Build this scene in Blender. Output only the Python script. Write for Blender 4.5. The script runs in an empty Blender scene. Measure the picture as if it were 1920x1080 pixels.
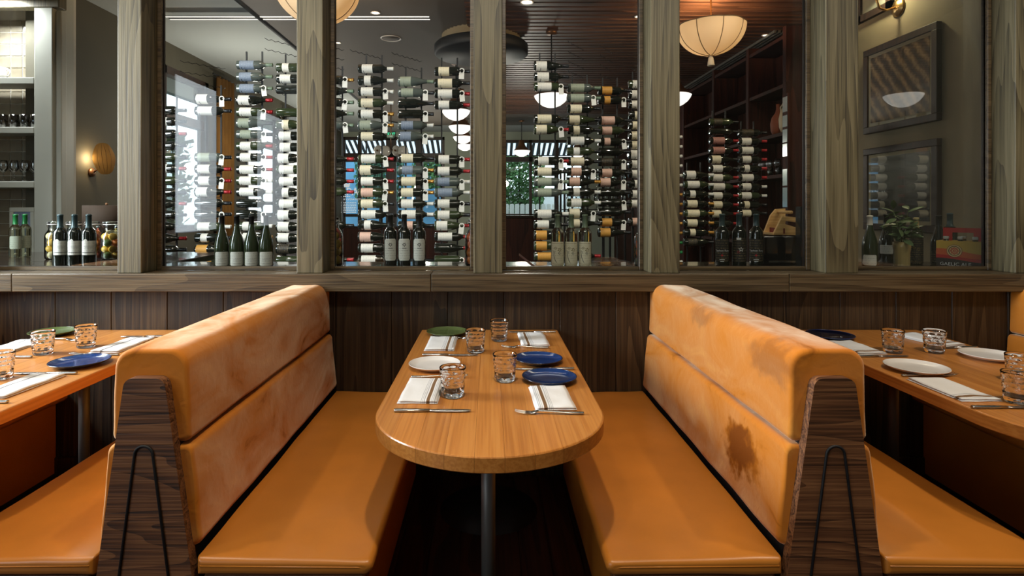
import bpy, bmesh, math, random
from mathutils import Vector, Matrix, noise

random.seed(11)
SC = bpy.context.scene
COL = SC.collection

# ------------------------------------------------------------------ camera
CAM_H, FPX, VPX, VPY = 1.37, 1080.0, 918.0, 391.0
cam_d = bpy.data.cameras.new('camera')
cam = bpy.data.objects.new('camera', cam_d)
COL.objects.link(cam)
cam.location = (0, 0, CAM_H)
cam.rotation_euler = (math.pi / 2, 0, 0)
cam_d.sensor_width = 36
cam_d.lens = 36 * FPX / 1920
cam_d.shift_x = (960 - VPX) / 1920
cam_d.shift_y = (VPY - 540) / 1920
cam_d.clip_start = 0.05
cam_d.clip_end = 200
SC.camera = cam

# ------------------------------------------------------------------ world, lights, exposure
W = bpy.data.worlds.new('world')
SC.world = W
W.use_nodes = True
W.node_tree.nodes['Background'].inputs[0].default_value = (0.74, 0.88, 1.0, 1)
W.node_tree.nodes['Background'].inputs[1].default_value = 3.0

SC.view_settings.view_transform = 'Standard'
SC.view_settings.look = 'None'
SC.view_settings.gamma = 1
SC.view_settings.use_curve_mapping = False
SC.view_settings.exposure = 0.15
SC.cycles.use_denoising = True
SC.cycles.max_bounces = 10
SC.cycles.diffuse_bounces = 4
SC.cycles.glossy_bounces = 4
SC.cycles.transmission_bounces = 8
SC.cycles.transparent_max_bounces = 16
SC.cycles.sample_clamp_indirect = 4
SC.cycles.caustics_refractive = False
SC.cycles.caustics_reflective = False


def area(name, loc, target, sx, sy, power, col):
    d = bpy.data.lights.new(name, 'AREA')
    d.shape = 'RECTANGLE'
    d.size, d.size_y = sx, sy
    d.energy, d.color = power, col
    o = bpy.data.objects.new(name, d)
    COL.objects.link(o)
    o.location = loc
    o.rotation_euler = (Vector(target) - Vector(loc)).to_track_quat('-Z', 'Y').to_euler()
    return o


def spot(name, loc, target, power, col, ang=100, rad=.06, blend=.6):
    d = bpy.data.lights.new(name, 'SPOT')
    d.energy, d.color = power, col
    d.spot_size = math.radians(ang)
    d.spot_blend = blend
    d.shadow_soft_size = rad
    o = bpy.data.objects.new(name, d)
    COL.objects.link(o)
    o.location = loc
    o.rotation_euler = (Vector(target) - Vector(loc)).to_track_quat('-Z', 'Y').to_euler()
    return o


def point(name, loc, power, col, rad=.08):
    d = bpy.data.lights.new(name, 'POINT')
    d.energy, d.color = power, col
    d.shadow_soft_size = rad
    o = bpy.data.objects.new(name, d)
    COL.objects.link(o)
    o.location = loc
    return o


WARM = (1.0, .84, .64)
DAY = (.86, .94, 1.0)
# daylight of the dining room's windows in the left wall, one beside the tables, two behind the camera
area('left_window_daylight', (-3.97, 2.2, 1.95), (.6, 2.0, .8), 1.2, 1.8, 290, DAY)
for wy, wl in ((-1.7, 1.1), (-4.35, 1.25)):
    d_ = area('rear_window_daylight', (-3.97, wy, 2.07), (0, wy, 2.07), wl, 2.0, 40, DAY)
# added fill light, unseen above the aisle, washing the window wall
cv = area('window_wall_fill', (.1, 1.0, 3.42), (0, 2.95, 1.3), 7.0, .3, 25, (1.0, .90, .74))
cv.rotation_euler = (.884, 0, 0)
cv.data.spread = math.radians(60)
# downlights over the tables, then added fill spots over the aisle
for i, x in enumerate((-1.84, 0, 1.84)):
    spot('table_downlight', (x, 1.30, 3.25), (x, 1.38, .7), 100, WARM, 68, .05, .8)
for i, x in enumerate((-1.84, -.62, .62, 1.84)):
    spot('aisle_fill', (x, .62, 3.3), (x, 1.42, .45), 18 if x < -1 else 50, WARM, 58, .06, .9)

# ------------------------------------------------------------------ geometry helpers


class MB:
    """collects shapes, then links them as ONE mesh object"""

    def __init__(self):
        self.v, self.f, self.s = [], [], []

    def add(self, vs, fs, smooth=False):
        b = len(self.v)
        self.v += [tuple(p) for p in vs]
        self.f += [tuple(i + b for i in f) for f in fs]
        self.s += [smooth] * len(fs)
        return self

    def box(self, x0, x1, y0, y1, z0, z1):
        vs = [(x, y, z) for x in (x0, x1) for y in (y0, y1) for z in (z0, z1)]
        return self.add(vs, [(0, 1, 3, 2), (4, 6, 7, 5), (0, 4, 5, 1), (2, 3, 7, 6), (0, 2, 6, 4), (1, 5, 7, 3)])

    def bbox(self, x0, x1, y0, y1, z0, z1, w=.004, seg=2):
        bm = bmesh.new()
        bmesh.ops.create_cube(bm, size=1)
        for v in bm.verts:
            v.co = (x0 if v.co.x < 0 else x1, y0 if v.co.y < 0 else y1, z0 if v.co.z < 0 else z1)
        bmesh.ops.bevel(bm, geom=bm.edges[:], offset=w, segments=seg, affect='EDGES', profile=.5)
        bm.verts.index_update()
        self.add([v.co[:] for v in bm.verts], [[v.index for v in f.verts] for f in bm.faces], False)
        bm.free()
        return self

    def prism(self, poly, a0, a1, axis='Y'):
        """poly of 2D points, extruded along axis. Y: (x,z); Z: (x,y); X: (y,z)"""
        n = len(poly)

        def p(q, a):
            return {'Y': (q[0], a, q[1]), 'Z': (q[0], q[1], a), 'X': (a, q[0], q[1])}[axis]
        vs = [p(q, a0) for q in poly] + [p(q, a1) for q in poly]
        fs = [tuple(range(n)), tuple(range(2 * n - 1, n - 1, -1))]
        fs += [(i, i + n, (i + 1) % n + n, (i + 1) % n) for i in range(n)]
        return self.add(vs, fs)

    def lathe(self, prof, seg=24, loc=(0, 0, 0), closed=False, fn=None):
        """prof of (r,z); poles where r==0"""
        vs, fs, rows = [], [], []
        for r, z in prof:
            if r < 1e-6:
                rows.append([len(vs)])
                vs.append((loc[0], loc[1], loc[2] + z))
            else:
                row = []
                for k in range(seg):
                    a = 2 * math.pi * k / seg
                    rr = r if fn is None else fn(r, z, a)
                    row.append(len(vs))
                    vs.append((loc[0] + rr * math.cos(a), loc[1] + rr * math.sin(a), loc[2] + z))
                rows.append(row)
        pairs = list(zip(rows, rows[1:]))
        if closed:
            pairs.append((rows[-1], rows[0]))
        for a, b in pairs:
            for k in range(seg):
                k2 = (k + 1) % seg
                if len(a) == 1 and len(b) == 1:
                    continue
                if len(a) == 1:
                    fs.append((a[0], b[k2], b[k]))
                elif len(b) == 1:
                    fs.append((a[k], a[k2], b[0]))
                else:
                    fs.append((a[k], a[k2], b[k2], b[k]))
        return self.add(vs, fs, True)

    def tube(self, pts, r, seg=8, closed=False):
        pts = [Vector(p) for p in pts]
        n = len(pts)
        rr = r if isinstance(r, (list, tuple)) else [r] * n
        vs, fs = [], []
        up = None
        for i, p in enumerate(pts):
            if closed:
                t = pts[(i + 1) % n] - pts[i - 1]
            else:
                t = pts[min(i + 1, n - 1)] - pts[max(i - 1, 0)]
            t.normalize()
            if up is None:
                up = t.orthogonal().normalized()
            up = (up - t * up.dot(t)).normalized()
            w = t.cross(up)
            for k in range(seg):
                a = 2 * math.pi * k / seg
                vs.append(p + (up * math.cos(a) + w * math.sin(a)) * rr[i])
        m = n if closed else n - 1
        for i in range(m):
            j = (i + 1) % n
            for k in range(seg):
                k2 = (k + 1) % seg
                fs.append((i * seg + k, i * seg + k2, j * seg + k2, j * seg + k))
        if not closed:
            fs.append(tuple(range(seg - 1, -1, -1)))
            fs.append(tuple(range((n - 1) * seg, n * seg)))
        return self.add(vs, fs, True)

    def sphere(self, c, rx, ry=None, rz=None, seg=16, rings=10, fn=None):
        ry = rx if ry is None else ry
        rz = rx if rz is None else rz
        vs, fs, rows = [], [], []
        for i in range(rings + 1):
            t = math.pi * i / rings
            if i in (0, rings):
                rows.append([len(vs)])
                d = Vector((0, 0, math.cos(t)))
                k = fn(d) if fn else 1
                vs.append((c[0], c[1], c[2] + rz * k * d.z))
            else:
                row = []
                for j in range(seg):
                    a = 2 * math.pi * j / seg
                    d = Vector((math.sin(t) * math.cos(a), math.sin(t) * math.sin(a), math.cos(t)))
                    k = fn(d) if fn else 1
                    row.append(len(vs))
                    vs.append((c[0] + rx * k * d.x, c[1] + ry * k * d.y, c[2] + rz * k * d.z))
                rows.append(row)
        for a, b in zip(rows, rows[1:]):
            for j in range(seg):
                j2 = (j + 1) % seg
                if len(a) == 1:
                    fs.append((a[0], b[j], b[j2]))
                elif len(b) == 1:
                    fs.append((a[j], b[0], a[j2]))
                else:
                    fs.append((a[j], b[j], b[j2], a[j2]))
        return self.add(vs, fs, True)

    def mesh(self, name, mat):
        me = bpy.data.meshes.new(name)
        me.from_pydata(self.v, [], self.f)
        me.polygons.foreach_set('use_smooth', self.s)
        mats = mat if isinstance(mat, (list, tuple)) else [mat]
        for m in mats:
            me.materials.append(m)
        bm = bmesh.new()
        bm.from_mesh(me)
        bmesh.ops.recalc_face_normals(bm, faces=bm.faces)
        bm.to_mesh(me)
        bm.free()
        return me

    def build(self, name, mat, parent=None, loc=(0, 0, 0), rot=(0, 0, 0)):
        return inst(name, self.mesh(name, mat), parent, loc, rot)


def inst(name, me, parent=None, loc=(0, 0, 0), rot=(0, 0, 0)):
    o = bpy.data.objects.new(name, me)
    COL.objects.link(o)
    o.location = loc
    o.rotation_euler = rot
    if parent is not None:
        o.parent = parent
    return o


def tag(o, label, cat, group=None, kind=None):
    o['label'] = label
    o['category'] = cat
    if group:
        o['group'] = group
    if kind:
        o['kind'] = kind
    return o


def thing(name, label, cat, loc=(0, 0, 0), rz=0, group=None):
    o = bpy.data.objects.new(name, None)
    COL.objects.link(o)
    o.empty_display_size = .05
    o.location = loc
    o.rotation_euler = (0, 0, rz)
    return tag(o, label, cat, group)


def struct(o, label, cat):
    tag(o, label, cat)
    o['kind'] = 'structure'
    return o


def P(x, y, Y):
    """photograph pixel at depth Y -> world point"""
    return Vector(((x - VPX) * Y / FPX, Y, CAM_H - (y - VPY) * Y / FPX))


def PX(x, Y):
    return (x - VPX) * Y / FPX


def PZ(y, Y):
    return CAM_H - (y - VPY) * Y / FPX


def round_poly(pts, radii, seg=6):
    n, out = len(pts), []
    for i in range(n):
        p = Vector(pts[i])
        r = radii[i] if isinstance(radii, (list, tuple)) else radii
        if r < 1e-5:
            out.append(p)
            continue
        a = (Vector(pts[i - 1]) - p)
        b = (Vector(pts[(i + 1) % n]) - p)
        la, lb = a.length, b.length
        a.normalize()
        b.normalize()
        half = a.angle(b) / 2
        d = min(r / math.tan(half), la * .49, lb * .49)
        r2 = d * math.tan(half)
        c = p + (a + b).normalized() * (r2 / math.sin(half))
        s, e = p + a * d - c, p + b * d - c
        a0 = math.atan2(s.y, s.x)
        da = math.atan2(e.y, e.x) - a0
        while da > math.pi:
            da -= 2 * math.pi
        while da < -math.pi:
            da += 2 * math.pi
        for k in range(seg + 1):
            t = a0 + da * k / seg
            out.append(c + Vector((math.cos(t), math.sin(t))) * r2)
    return [(q.x, q.y) for q in out]


def text_data(s, size):
    cu = bpy.data.curves.new('txt', 'FONT')
    cu.body = s
    cu.size = size
    cu.align_x = 'CENTER'
    cu.align_y = 'CENTER'
    cu.resolution_u = 2
    ob = bpy.data.objects.new('txt', cu)
    COL.objects.link(ob)
    dg = bpy.context.evaluated_depsgraph_get()
    me = bpy.data.meshes.new_from_object(ob.evaluated_get(dg))
    vs = [tuple(v.co) for v in me.vertices]
    fs = [tuple(p.vertices) for p in me.polygons]
    bpy.data.objects.remove(ob)
    bpy.data.curves.remove(cu)
    bpy.data.meshes.remove(me)
    return vs, fs


# ------------------------------------------------------------------ materials
MATS = {}


def new_mat(name):
    m = bpy.data.materials.new(name)
    m.use_nodes = True
    nt = m.node_tree
    return m, nt, nt.nodes, nt.links, nt.nodes['Principled BSDF']


def C(c):
    return (c[0], c[1], c[2], 1)


def S(r, g, b):
    """sRGB 0-255 -> linear"""
    return tuple(((v / 255) / 12.92 if v / 255 <= .04045 else ((v / 255 + .055) / 1.055) ** 2.4) for v in (r, g, b))


def plain(name, col, rough=.5, metal=0, spec=.5, coat=0, var=.06, scale=6, bump=0):
    m, nt, N, L, b = new_mat(name)
    b.inputs['Roughness'].default_value = rough
    b.inputs['Metallic'].default_value = metal
    b.inputs['Specular IOR Level'].default_value = spec
    b.inputs['Coat Weight'].default_value = coat
    tc = N.new('ShaderNodeTexCoord')
    nz = N.new('ShaderNodeTexNoise')
    nz.inputs['Scale'].default_value = scale
    nz.inputs['Detail'].default_value = 4
    L.new(tc.outputs['Object'], nz.inputs['Vector'])
    cr = N.new('ShaderNodeValToRGB')
    cr.color_ramp.elements[0].position = .3
    cr.color_ramp.elements[1].position = .7
    cr.color_ramp.elements[0].color = C([max(0, c * (1 - var)) for c in col])
    cr.color_ramp.elements[1].color = C([min(1, c * (1 + var)) for c in col])
    L.new(nz.outputs['Fac'], cr.inputs[0])
    L.new(cr.outputs[0], b.inputs['Base Color'])
    if bump:
        bp = N.new('ShaderNodeBump')
        bp.inputs['Strength'].default_value = bump
        bp.inputs['Distance'].default_value = .01
        L.new(nz.outputs['Fac'], bp.inputs['Height'])
        L.new(bp.outputs[0], b.inputs['Normal'])
    return m


def wood(name, dark, mid, light, grain='Z', freq=5.0, rings=9.0, rough=.5, fine=1.0, bump=.25, ringamt=.55, vary=.35, coat=0, stretch=.1):
    m, nt, N, L, b = new_mat(name)
    b.inputs['Roughness'].default_value = rough
    b.inputs['Coat Weight'].default_value = coat
    b.inputs['Coat Roughness'].default_value = .25
    tc = N.new('ShaderNodeTexCoord')
    oi = N.new('ShaderNodeObjectInfo')
    mul = N.new('ShaderNodeVectorMath')
    mul.operation = 'MULTIPLY'
    cmb = N.new('ShaderNodeCombineXYZ')
    for i in range(3):
        L.new(oi.outputs['Random'], cmb.inputs[i])
    mul.inputs[1].default_value = (17.3, 9.1, 23.7)
    L.new(cmb.outputs[0], mul.inputs[0])
    ad = N.new('ShaderNodeVectorMath')
    L.new(tc.outputs['Object'], ad.inputs[0])
    L.new(mul.outputs[0], ad.inputs[1])

    def mapped(f, st):
        mp = N.new('ShaderNodeMapping')
        sc = [f, f, f]
        sc['XYZ'.index(grain)] = f * st
        mp.inputs['Scale'].default_value = sc
        L.new(ad.outputs[0], mp.inputs['Vector'])
        return mp
    m1 = mapped(freq, stretch)
    n1 = N.new('ShaderNodeTexNoise')
    n1.inputs['Scale'].default_value = 1
    n1.inputs['Detail'].default_value = 1.5
    n1.inputs['Roughness'].default_value = .4
    n1.inputs['Distortion'].default_value = .25
    L.new(m1.outputs[0], n1.inputs['Vector'])
    k = N.new('ShaderNodeMath')
    k.operation = 'MULTIPLY'
    k.inputs[1].default_value = rings
    L.new(n1.outputs['Fac'], k.inputs[0])
    fr = N.new('ShaderNodeMath')
    fr.operation = 'FRACT'
    L.new(k.outputs[0], fr.inputs[0])
    m2 = mapped(freq * 26, .018)
    n2 = N.new('ShaderNodeTexNoise')
    n2.inputs['Scale'].default_value = 1
    n2.inputs['Detail'].default_value = 3
    L.new(m2.outputs[0], n2.inputs['Vector'])
    mr = N.new('ShaderNodeMapRange')
    mr.interpolation_type = 'SMOOTHSTEP'
    mr.inputs['From Min'].default_value = .3
    mr.inputs['From Max'].default_value = .7
    L.new(n2.outputs['Fac'], mr.inputs[0])
    mx = N.new('ShaderNodeMix')
    mx.data_type = 'FLOAT'
    mx.inputs[0].default_value = ringamt
    L.new(mr.outputs[0], mx.inputs[2])
    L.new(fr.outputs[0], mx.inputs[3])
    cr = N.new('ShaderNodeValToRGB')
    e = cr.color_ramp.elements
    e[0].position, e[0].color = .12, C(light)
    e[1].position, e[1].color = .97, C(dark)
    q = e.new(.55)
    q.color = C(mid)
    L.new(mx.outputs[0], cr.inputs[0])
    # slow tone change + per-board tone
    m3 = mapped(1.3, .5)
    n3 = N.new('ShaderNodeTexNoise')
    n3.inputs['Scale'].default_value = 1
    L.new(m3.outputs[0], n3.inputs['Vector'])
    sm = N.new('ShaderNodeMath')
    sm.inputs[1].default_value = 0
    L.new(n3.outputs['Fac'], sm.inputs[0])
    L.new(oi.outputs['Random'], sm.inputs[1])
    vr = N.new('ShaderNodeMapRange')
    vr.inputs['From Min'].default_value = .3
    vr.inputs['From Max'].default_value = 1.7
    vr.inputs['To Min'].default_value = 1 - vary
    vr.inputs['To Max'].default_value = 1 + vary
    L.new(sm.outputs[0], vr.inputs[0])
    hs = N.new('ShaderNodeHueSaturation')
    L.new(vr.outputs[0], hs.inputs['Value'])
    L.new(cr.outputs[0], hs.inputs['Color'])
    L.new(hs.outputs[0], b.inputs['Base Color'])
    bp = N.new('ShaderNodeBump')
    bp.inputs['Strength'].default_value = bump
    bp.inputs['Distance'].default_value = .002
    bp.invert = True
    L.new(mx.outputs[0], bp.inputs['Height'])
    L.new(bp.outputs[0], b.inputs['Normal'])
    return m


def emit(name, col, strength):
    m, nt, N, L, b = new_mat(name)
    b.inputs['Base Color'].default_value = C(col)
    b.inputs['Emission Color'].default_value = C(col)
    b.inputs['Emission Strength'].default_value = strength
    b.inputs['Roughness'].default_value = .4
    return m


def pane_mat(name, tint=(1, 1, 1), ior=1.5, rough=0.0, k=1.0):
    m, nt, N, L, b = new_mat(name)
    N.remove(b)
    out = N['Material Output']
    tr = N.new('ShaderNodeBsdfTransparent')
    tr.inputs[0].default_value = C(tint)
    gl = N.new('ShaderNodeBsdfGlossy')
    gl.inputs['Roughness'].default_value = rough
    gl.inputs['Color'].default_value = (1, 1, 1, 1)
    fz = N.new('ShaderNodeFresnel')
    fz.inputs['IOR'].default_value = ior
    mu = N.new('ShaderNodeMath')
    mu.operation = 'MULTIPLY'
    mu.inputs[1].default_value = k
    L.new(fz.outputs[0], mu.inputs[0])
    mx = N.new('ShaderNodeMixShader')
    L.new(mu.outputs[0], mx.inputs[0])
    L.new(tr.outputs[0], mx.inputs[1])
    L.new(gl.outputs[0], mx.inputs[2])
    L.new(mx.outputs[0], out.inputs[0])
    return m


def glass_mat(name, col=(1, 1, 1), ior=1.46, rough=0.0):
    m, nt, N, L, b = new_mat(name)
    b.inputs['Base Color'].default_value = C(col)
    b.inputs['Transmission Weight'].default_value = 1
    b.inputs['Roughness'].default_value = rough
    b.inputs['IOR'].default_value = ior
    return m


def velvet(name, base, deep, pale, marks=()):
    m, nt, N, L, b = new_mat(name)
    b.inputs['Roughness'].default_value = .75
    b.inputs['Specular IOR Level'].default_value = .15
    b.inputs['Sheen Weight'].default_value = .9
    b.inputs['Sheen Roughness'].default_value = .45
    b.inputs['Sheen Tint'].default_value = (1, .89, .66, 1)
    tc = N.new('ShaderNodeTexCoord')
    mp = N.new('ShaderNodeMapping')
    mp.inputs['Scale'].default_value = (1, .55, 1)
    L.new(tc.outputs['Object'], mp.inputs[0])
    n1 = N.new('ShaderNodeTexNoise')
    n1.inputs['Scale'].default_value = 5.2
    n1.inputs['Detail'].default_value = 5
    n1.inputs['Roughness'].default_value = .55
    n1.inputs['Distortion'].default_value = 1.3
    L.new(mp.outputs[0], n1.inputs['Vector'])
    cr = N.new('ShaderNodeValToRGB')
    e = cr.color_ramp.elements
    e[0].position, e[0].color = .25, C(deep)
    e[1].position, e[1].color = .72, C(pale)
    q = e.new(.37)
    q.color = C(base)
    q = e.new(.60)
    q.color = C(base)
    L.new(n1.outputs['Fac'], cr.inputs[0])
    col_out = cr.outputs[0]
    mask = None
    for (mx_, my_, mz_, mr_, el, op_) in marks:
        wn = N.new('ShaderNodeTexNoise')
        wn.inputs['Scale'].default_value = 22
        wn.inputs['Detail'].default_value = 4
        L.new(tc.outputs['Object'], wn.inputs['Vector'])
        ws = N.new('ShaderNodeVectorMath')
        ws.operation = 'SCALE'
        ws.inputs['Scale'].default_value = mr_ * 2.2
        L.new(wn.outputs['Color'], ws.inputs[0])
        wa = N.new('ShaderNodeVectorMath')
        L.new(tc.outputs['Object'], wa.inputs[0])
        L.new(ws.outputs[0], wa.inputs[1])
        wm = N.new('ShaderNodeMapping')
        wm.inputs['Location'].default_value = (-(mx_ + mr_ * 1.1), -(my_ + mr_ * 1.1) * el, -(mz_ + mr_ * 1.1))
        wm.inputs['Scale'].default_value = (1, el, 1)
        L.new(wa.outputs[0], wm.inputs[0])
        ln = N.new('ShaderNodeVectorMath')
        ln.operation = 'LENGTH'
        L.new(wm.outputs[0], ln.inputs[0])
        mk = N.new('ShaderNodeMapRange')
        mk.interpolation_type = 'SMOOTHSTEP'
        mk.inputs['From Min'].default_value = mr_ * 1.45
        mk.inputs['From Max'].default_value = mr_ * .6
        mk.inputs['To Max'].default_value = op_
        L.new(ln.outputs['Value'], mk.inputs[0])
        cm = N.new('ShaderNodeMix')
        cm.data_type = 'RGBA'
        L.new(mk.outputs[0], cm.inputs[0])
        L.new(col_out, cm.inputs[6])
        cm.inputs[7].default_value = C(deep)
        col_out = cm.outputs[2]
        if mask is None:
            mask = mk
    L.new(col_out, b.inputs['Base Color'])
    sh = N.new('ShaderNodeMapRange')
    sh.inputs['From Min'].default_value = .3
    sh.inputs['From Max'].default_value = .6
    sh.inputs['To Min'].default_value = .05
    sh.inputs['To Max'].default_value = .8
    L.new(n1.outputs['Fac'], sh.inputs[0])
    if mask is None:
        L.new(sh.outputs[0], b.inputs['Sheen Weight'])
    else:
        iv = N.new('ShaderNodeMath')
        iv.operation = 'SUBTRACT'
        iv.use_clamp = True
        L.new(sh.outputs[0], iv.inputs[0])
        L.new(mask.outputs[0], iv.inputs[1])
        L.new(iv.outputs[0], b.inputs['Sheen Weight'])
    n2 = N.new('ShaderNodeTexNoise')
    n2.inputs['Scale'].default_value = 26
    n2.inputs['Detail'].default_value = 4
    n2.inputs['Distortion'].default_value = .8
    L.new(tc.outputs['Object'], n2.inputs['Vector'])
    bp = N.new('ShaderNodeBump')
    bp.inputs['Strength'].default_value = .22
    bp.inputs['Distance'].default_value = .006
    L.new(n2.outputs['Fac'], bp.inputs['Height'])
    L.new(bp.outputs[0], b.inputs['Normal'])
    return m


def stripes_mat(name, axis, stripes, base):
    """stripes: list of (from, to, colour) along one object axis (metres), flat print on cloth"""
    m, nt, N, L, b = new_mat(name)
    b.inputs['Roughness'].default_value = .85
    b.inputs['Specular IOR Level'].default_value = .2
    tc = N.new('ShaderNodeTexCoord')
    sp = N.new('ShaderNodeSeparateXYZ')
    L.new(tc.outputs['Object'], sp.inputs[0])
    mr = N.new('ShaderNodeMapRange')
    mr.inputs['From Min'].default_value = -.2
    mr.inputs['From Max'].default_value = .2
    L.new(sp.outputs['XYZ'.index(axis)], mr.inputs[0])
    cr = N.new('ShaderNodeValToRGB')
    cr.color_ramp.interpolation = 'CONSTANT'
    e = cr.color_ramp.elements
    e[0].position, e[0].color = 0, C(base)
    e.remove(e[1])
    for a, z, c in stripes:
        q = e.new((a + .2) / .4)
        q.color = C(c)
        q = e.new((z + .2) / .4)
        q.color = C(base)
    L.new(mr.outputs[0], cr.inputs[0])
    L.new(cr.outputs[0], b.inputs['Base Color'])
    nz = N.new('ShaderNodeTexNoise')
    nz.inputs['Scale'].default_value = 60
    nz.inputs['Detail'].default_value = 3
    L.new(tc.outputs['Object'], nz.inputs['Vector'])
    bp = N.new('ShaderNodeBump')
    bp.inputs['Strength'].default_value = .3
    bp.inputs['Distance'].default_value = .003
    L.new(nz.outputs['Fac'], bp.inputs['Height'])
    L.new(bp.outputs[0], b.inputs['Normal'])
    return m


def label_mat(name, col, ink, amount=.5):
    """paper label with faint rows of print"""
    m, nt, N, L, b = new_mat(name)
    b.inputs['Roughness'].default_value = .6
    tc = N.new('ShaderNodeTexCoord')
    mp = N.new('ShaderNodeMapping')
    mp.inputs['Scale'].default_value = (260, 260, 70)
    L.new(tc.outputs['Object'], mp.inputs[0])
    nz = N.new('ShaderNodeTexNoise')
    nz.inputs['Scale'].default_value = 1
    nz.inputs['Detail'].default_value = 1
    L.new(mp.outputs[0], nz.inputs['Vector'])
    wv = N.new('ShaderNodeTexWave')
    wv.bands_direction = 'Z'
    wv.inputs['Scale'].default_value = 22
    L.new(tc.outputs['Object'], wv.inputs['Vector'])
    mu = N.new('ShaderNodeMath')
    mu.operation = 'MULTIPLY'
    L.new(nz.outputs['Fac'], mu.inputs[0])
    L.new(wv.outputs['Fac'], mu.inputs[1])
    cr = N.new('ShaderNodeValToRGB')
    e = cr.color_ramp.elements
    e[0].position, e[0].color = .42, C(col)
    e[1].position, e[1].color = .62, C([c * (1 - amount) + i * amount for c, i in zip(col, ink)])
    L.new(mu.outputs[0], cr.inputs[0])
    L.new(cr.outputs[0], b.inputs['Base Color'])
    return m


M = {}
M['post'] = wood('ash_post', S(46, 39, 25), S(90, 81, 56), S(108, 98, 72), 'Z', 5.0, 14, .5, bump=.25, vary=.08, stretch=.09, ringamt=.5)
M['rail'] = wood('ash_rail', S(44, 34, 22), S(78, 64, 44), S(98, 82, 58), 'X', 6.0, 10, .36, bump=.25, vary=.2, stretch=.06, ringamt=.42)
M['panel'] = wood('stained_panel', S(20, 13, 8), S(46, 34, 22), S(72, 56, 37), 'Z', 6, 10, .45, bump=.3, vary=.4, stretch=.07)
M['jamb'] = wood('dark_jamb', S(16, 10, 8), S(36, 22, 16), S(50, 32, 22), 'Z', 6, 7, .5, bump=.2, vary=.1)
M['oak_end'] = wood('smoked_oak', S(34, 19, 10), S(98, 61, 36), S(130, 87, 54), 'X', 7, 13, .5, bump=.35, vary=.05, ringamt=.5, stretch=.13)
M['table'] = wood('table_maple', S(172, 106, 44), S(188, 120, 53), S(198, 132, 63), 'Y', 4.5, 3, .3, bump=.02, vary=.09, ringamt=.25, stretch=.06, coat=.25)
M['floor'] = wood('dark_floor', S(20, 10, 8), S(48, 26, 18), S(70, 40, 26), 'Y', 4, 6, .4, vary=.3)
M['red_wood'] = wood('mahogany', S(26, 9, 6), S(48, 19, 12), S(64, 28, 17), 'Z', 5, 6, .7, vary=.15)
M['red_wood'].node_tree.nodes['Principled BSDF'].inputs['Specular IOR Level'].default_value = .2
M['slat'] = wood('ceiling_slat', S(44, 26, 18), S(74, 46, 32), S(94, 62, 44), 'X', 5, 5, .5, vary=.3)
VB = (S(196, 116, 30), S(118, 60, 11), S(206, 132, 46))
M['velvet'] = velvet('amber_velvet', *VB)
M['velvet_brushed'] = velvet('amber_velvet_brushed', *VB, marks=[(-.135, 1.82, .61, .07, .6, .95), (-.11, 1.68, .93, .06, .45, .55), (-.1, 2.25, .95, .035, .35, .5)])
M['leather'] = plain('tan_leather', S(186, 116, 42), .34, var=.10, scale=5, bump=.04)
M['black'] = plain('black_metal', (.010, .010, .011), .55, 0, .3)
M['dark'] = plain('dark_core', S(30, 20, 14), .8)
M['steel'] = plain('brushed_steel', (.62, .60, .57), .22, 1, var=.04)
M['greysteel'] = plain('grey_column', S(92, 90, 86), .45, .3)
M['tumbler'] = glass_mat('tumbler_glass', (1, 1, 1), 1.36)
M['jar'] = pane_mat('jar_glass', (.9, .96, .93), 1.5, .02, 1.3)
M['pane'] = pane_mat('window_pane_glass', (.97, .985, .975), 1.5, 0, .5)
M['picture_glass'] = pane_mat('picture_glass', (.97, .97, .96), 1.5, 0, .2)
M['white_glaze'] = plain('white_glaze', S(232, 226, 220), .22, coat=.4, var=.03)
M['blue_glaze'] = plain('blue_glaze', S(22, 50, 102), .14, coat=.6, var=.25, scale=18)
M['navy_glaze'] = plain('navy_rim', S(8, 14, 34), .16, coat=.6, var=.2, scale=30)
M['green_glaze'] = plain('green_glaze', S(84, 98, 52), .2, coat=.5, var=.12, scale=14)
M['olive'] = plain('olive_plaster', S(72, 68, 54), .85, var=.06, scale=3)
M['taupe'] = plain('taupe_plaster', S(128, 116, 92), .85, var=.05, scale=3)
M['sage'] = plain('sage_plaster', S(150, 158, 142), .85, var=.03, scale=2)
M['ceil_light'] = plain('pale_ceiling', S(168, 174, 172), .8, var=.03, scale=1.5)
M['ceil_taupe'] = plain('taupe_soffit', S(86, 78, 70), .7, var=.06, scale=1.5)
M['casing'] = plain('pale_casing', S(172, 172, 160), .5, var=.03)
M['counter'] = plain('dark_counter', S(44, 34, 28), .18, coat=.5, var=.12, scale=8)
M['brass'] = plain('aged_brass', (.62, .40, .16), .28, 1, var=.1)
M['bronze'] = plain('bronze', (.20, .10, .05), .4, .7, var=.15)
M['wineglass_dark'] = plain('dark_bottle_glass', (.010, .012, .009), .08, coat=.6, var=.2)
M['wineglass_green'] = plain('olive_bottle_glass', (.030, .042, .018), .1, coat=.6, var=.2)
M['wineglass_clear'] = glass_mat('clear_bottle_glass', (.80, .84, .62), 1.25)
M['wineglass_pale'] = plain('frosted_bottle', (.075, .09, .08), .12, coat=.5)
M['paper'] = plain('paper', S(226, 224, 216), .7, var=.02)
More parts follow.
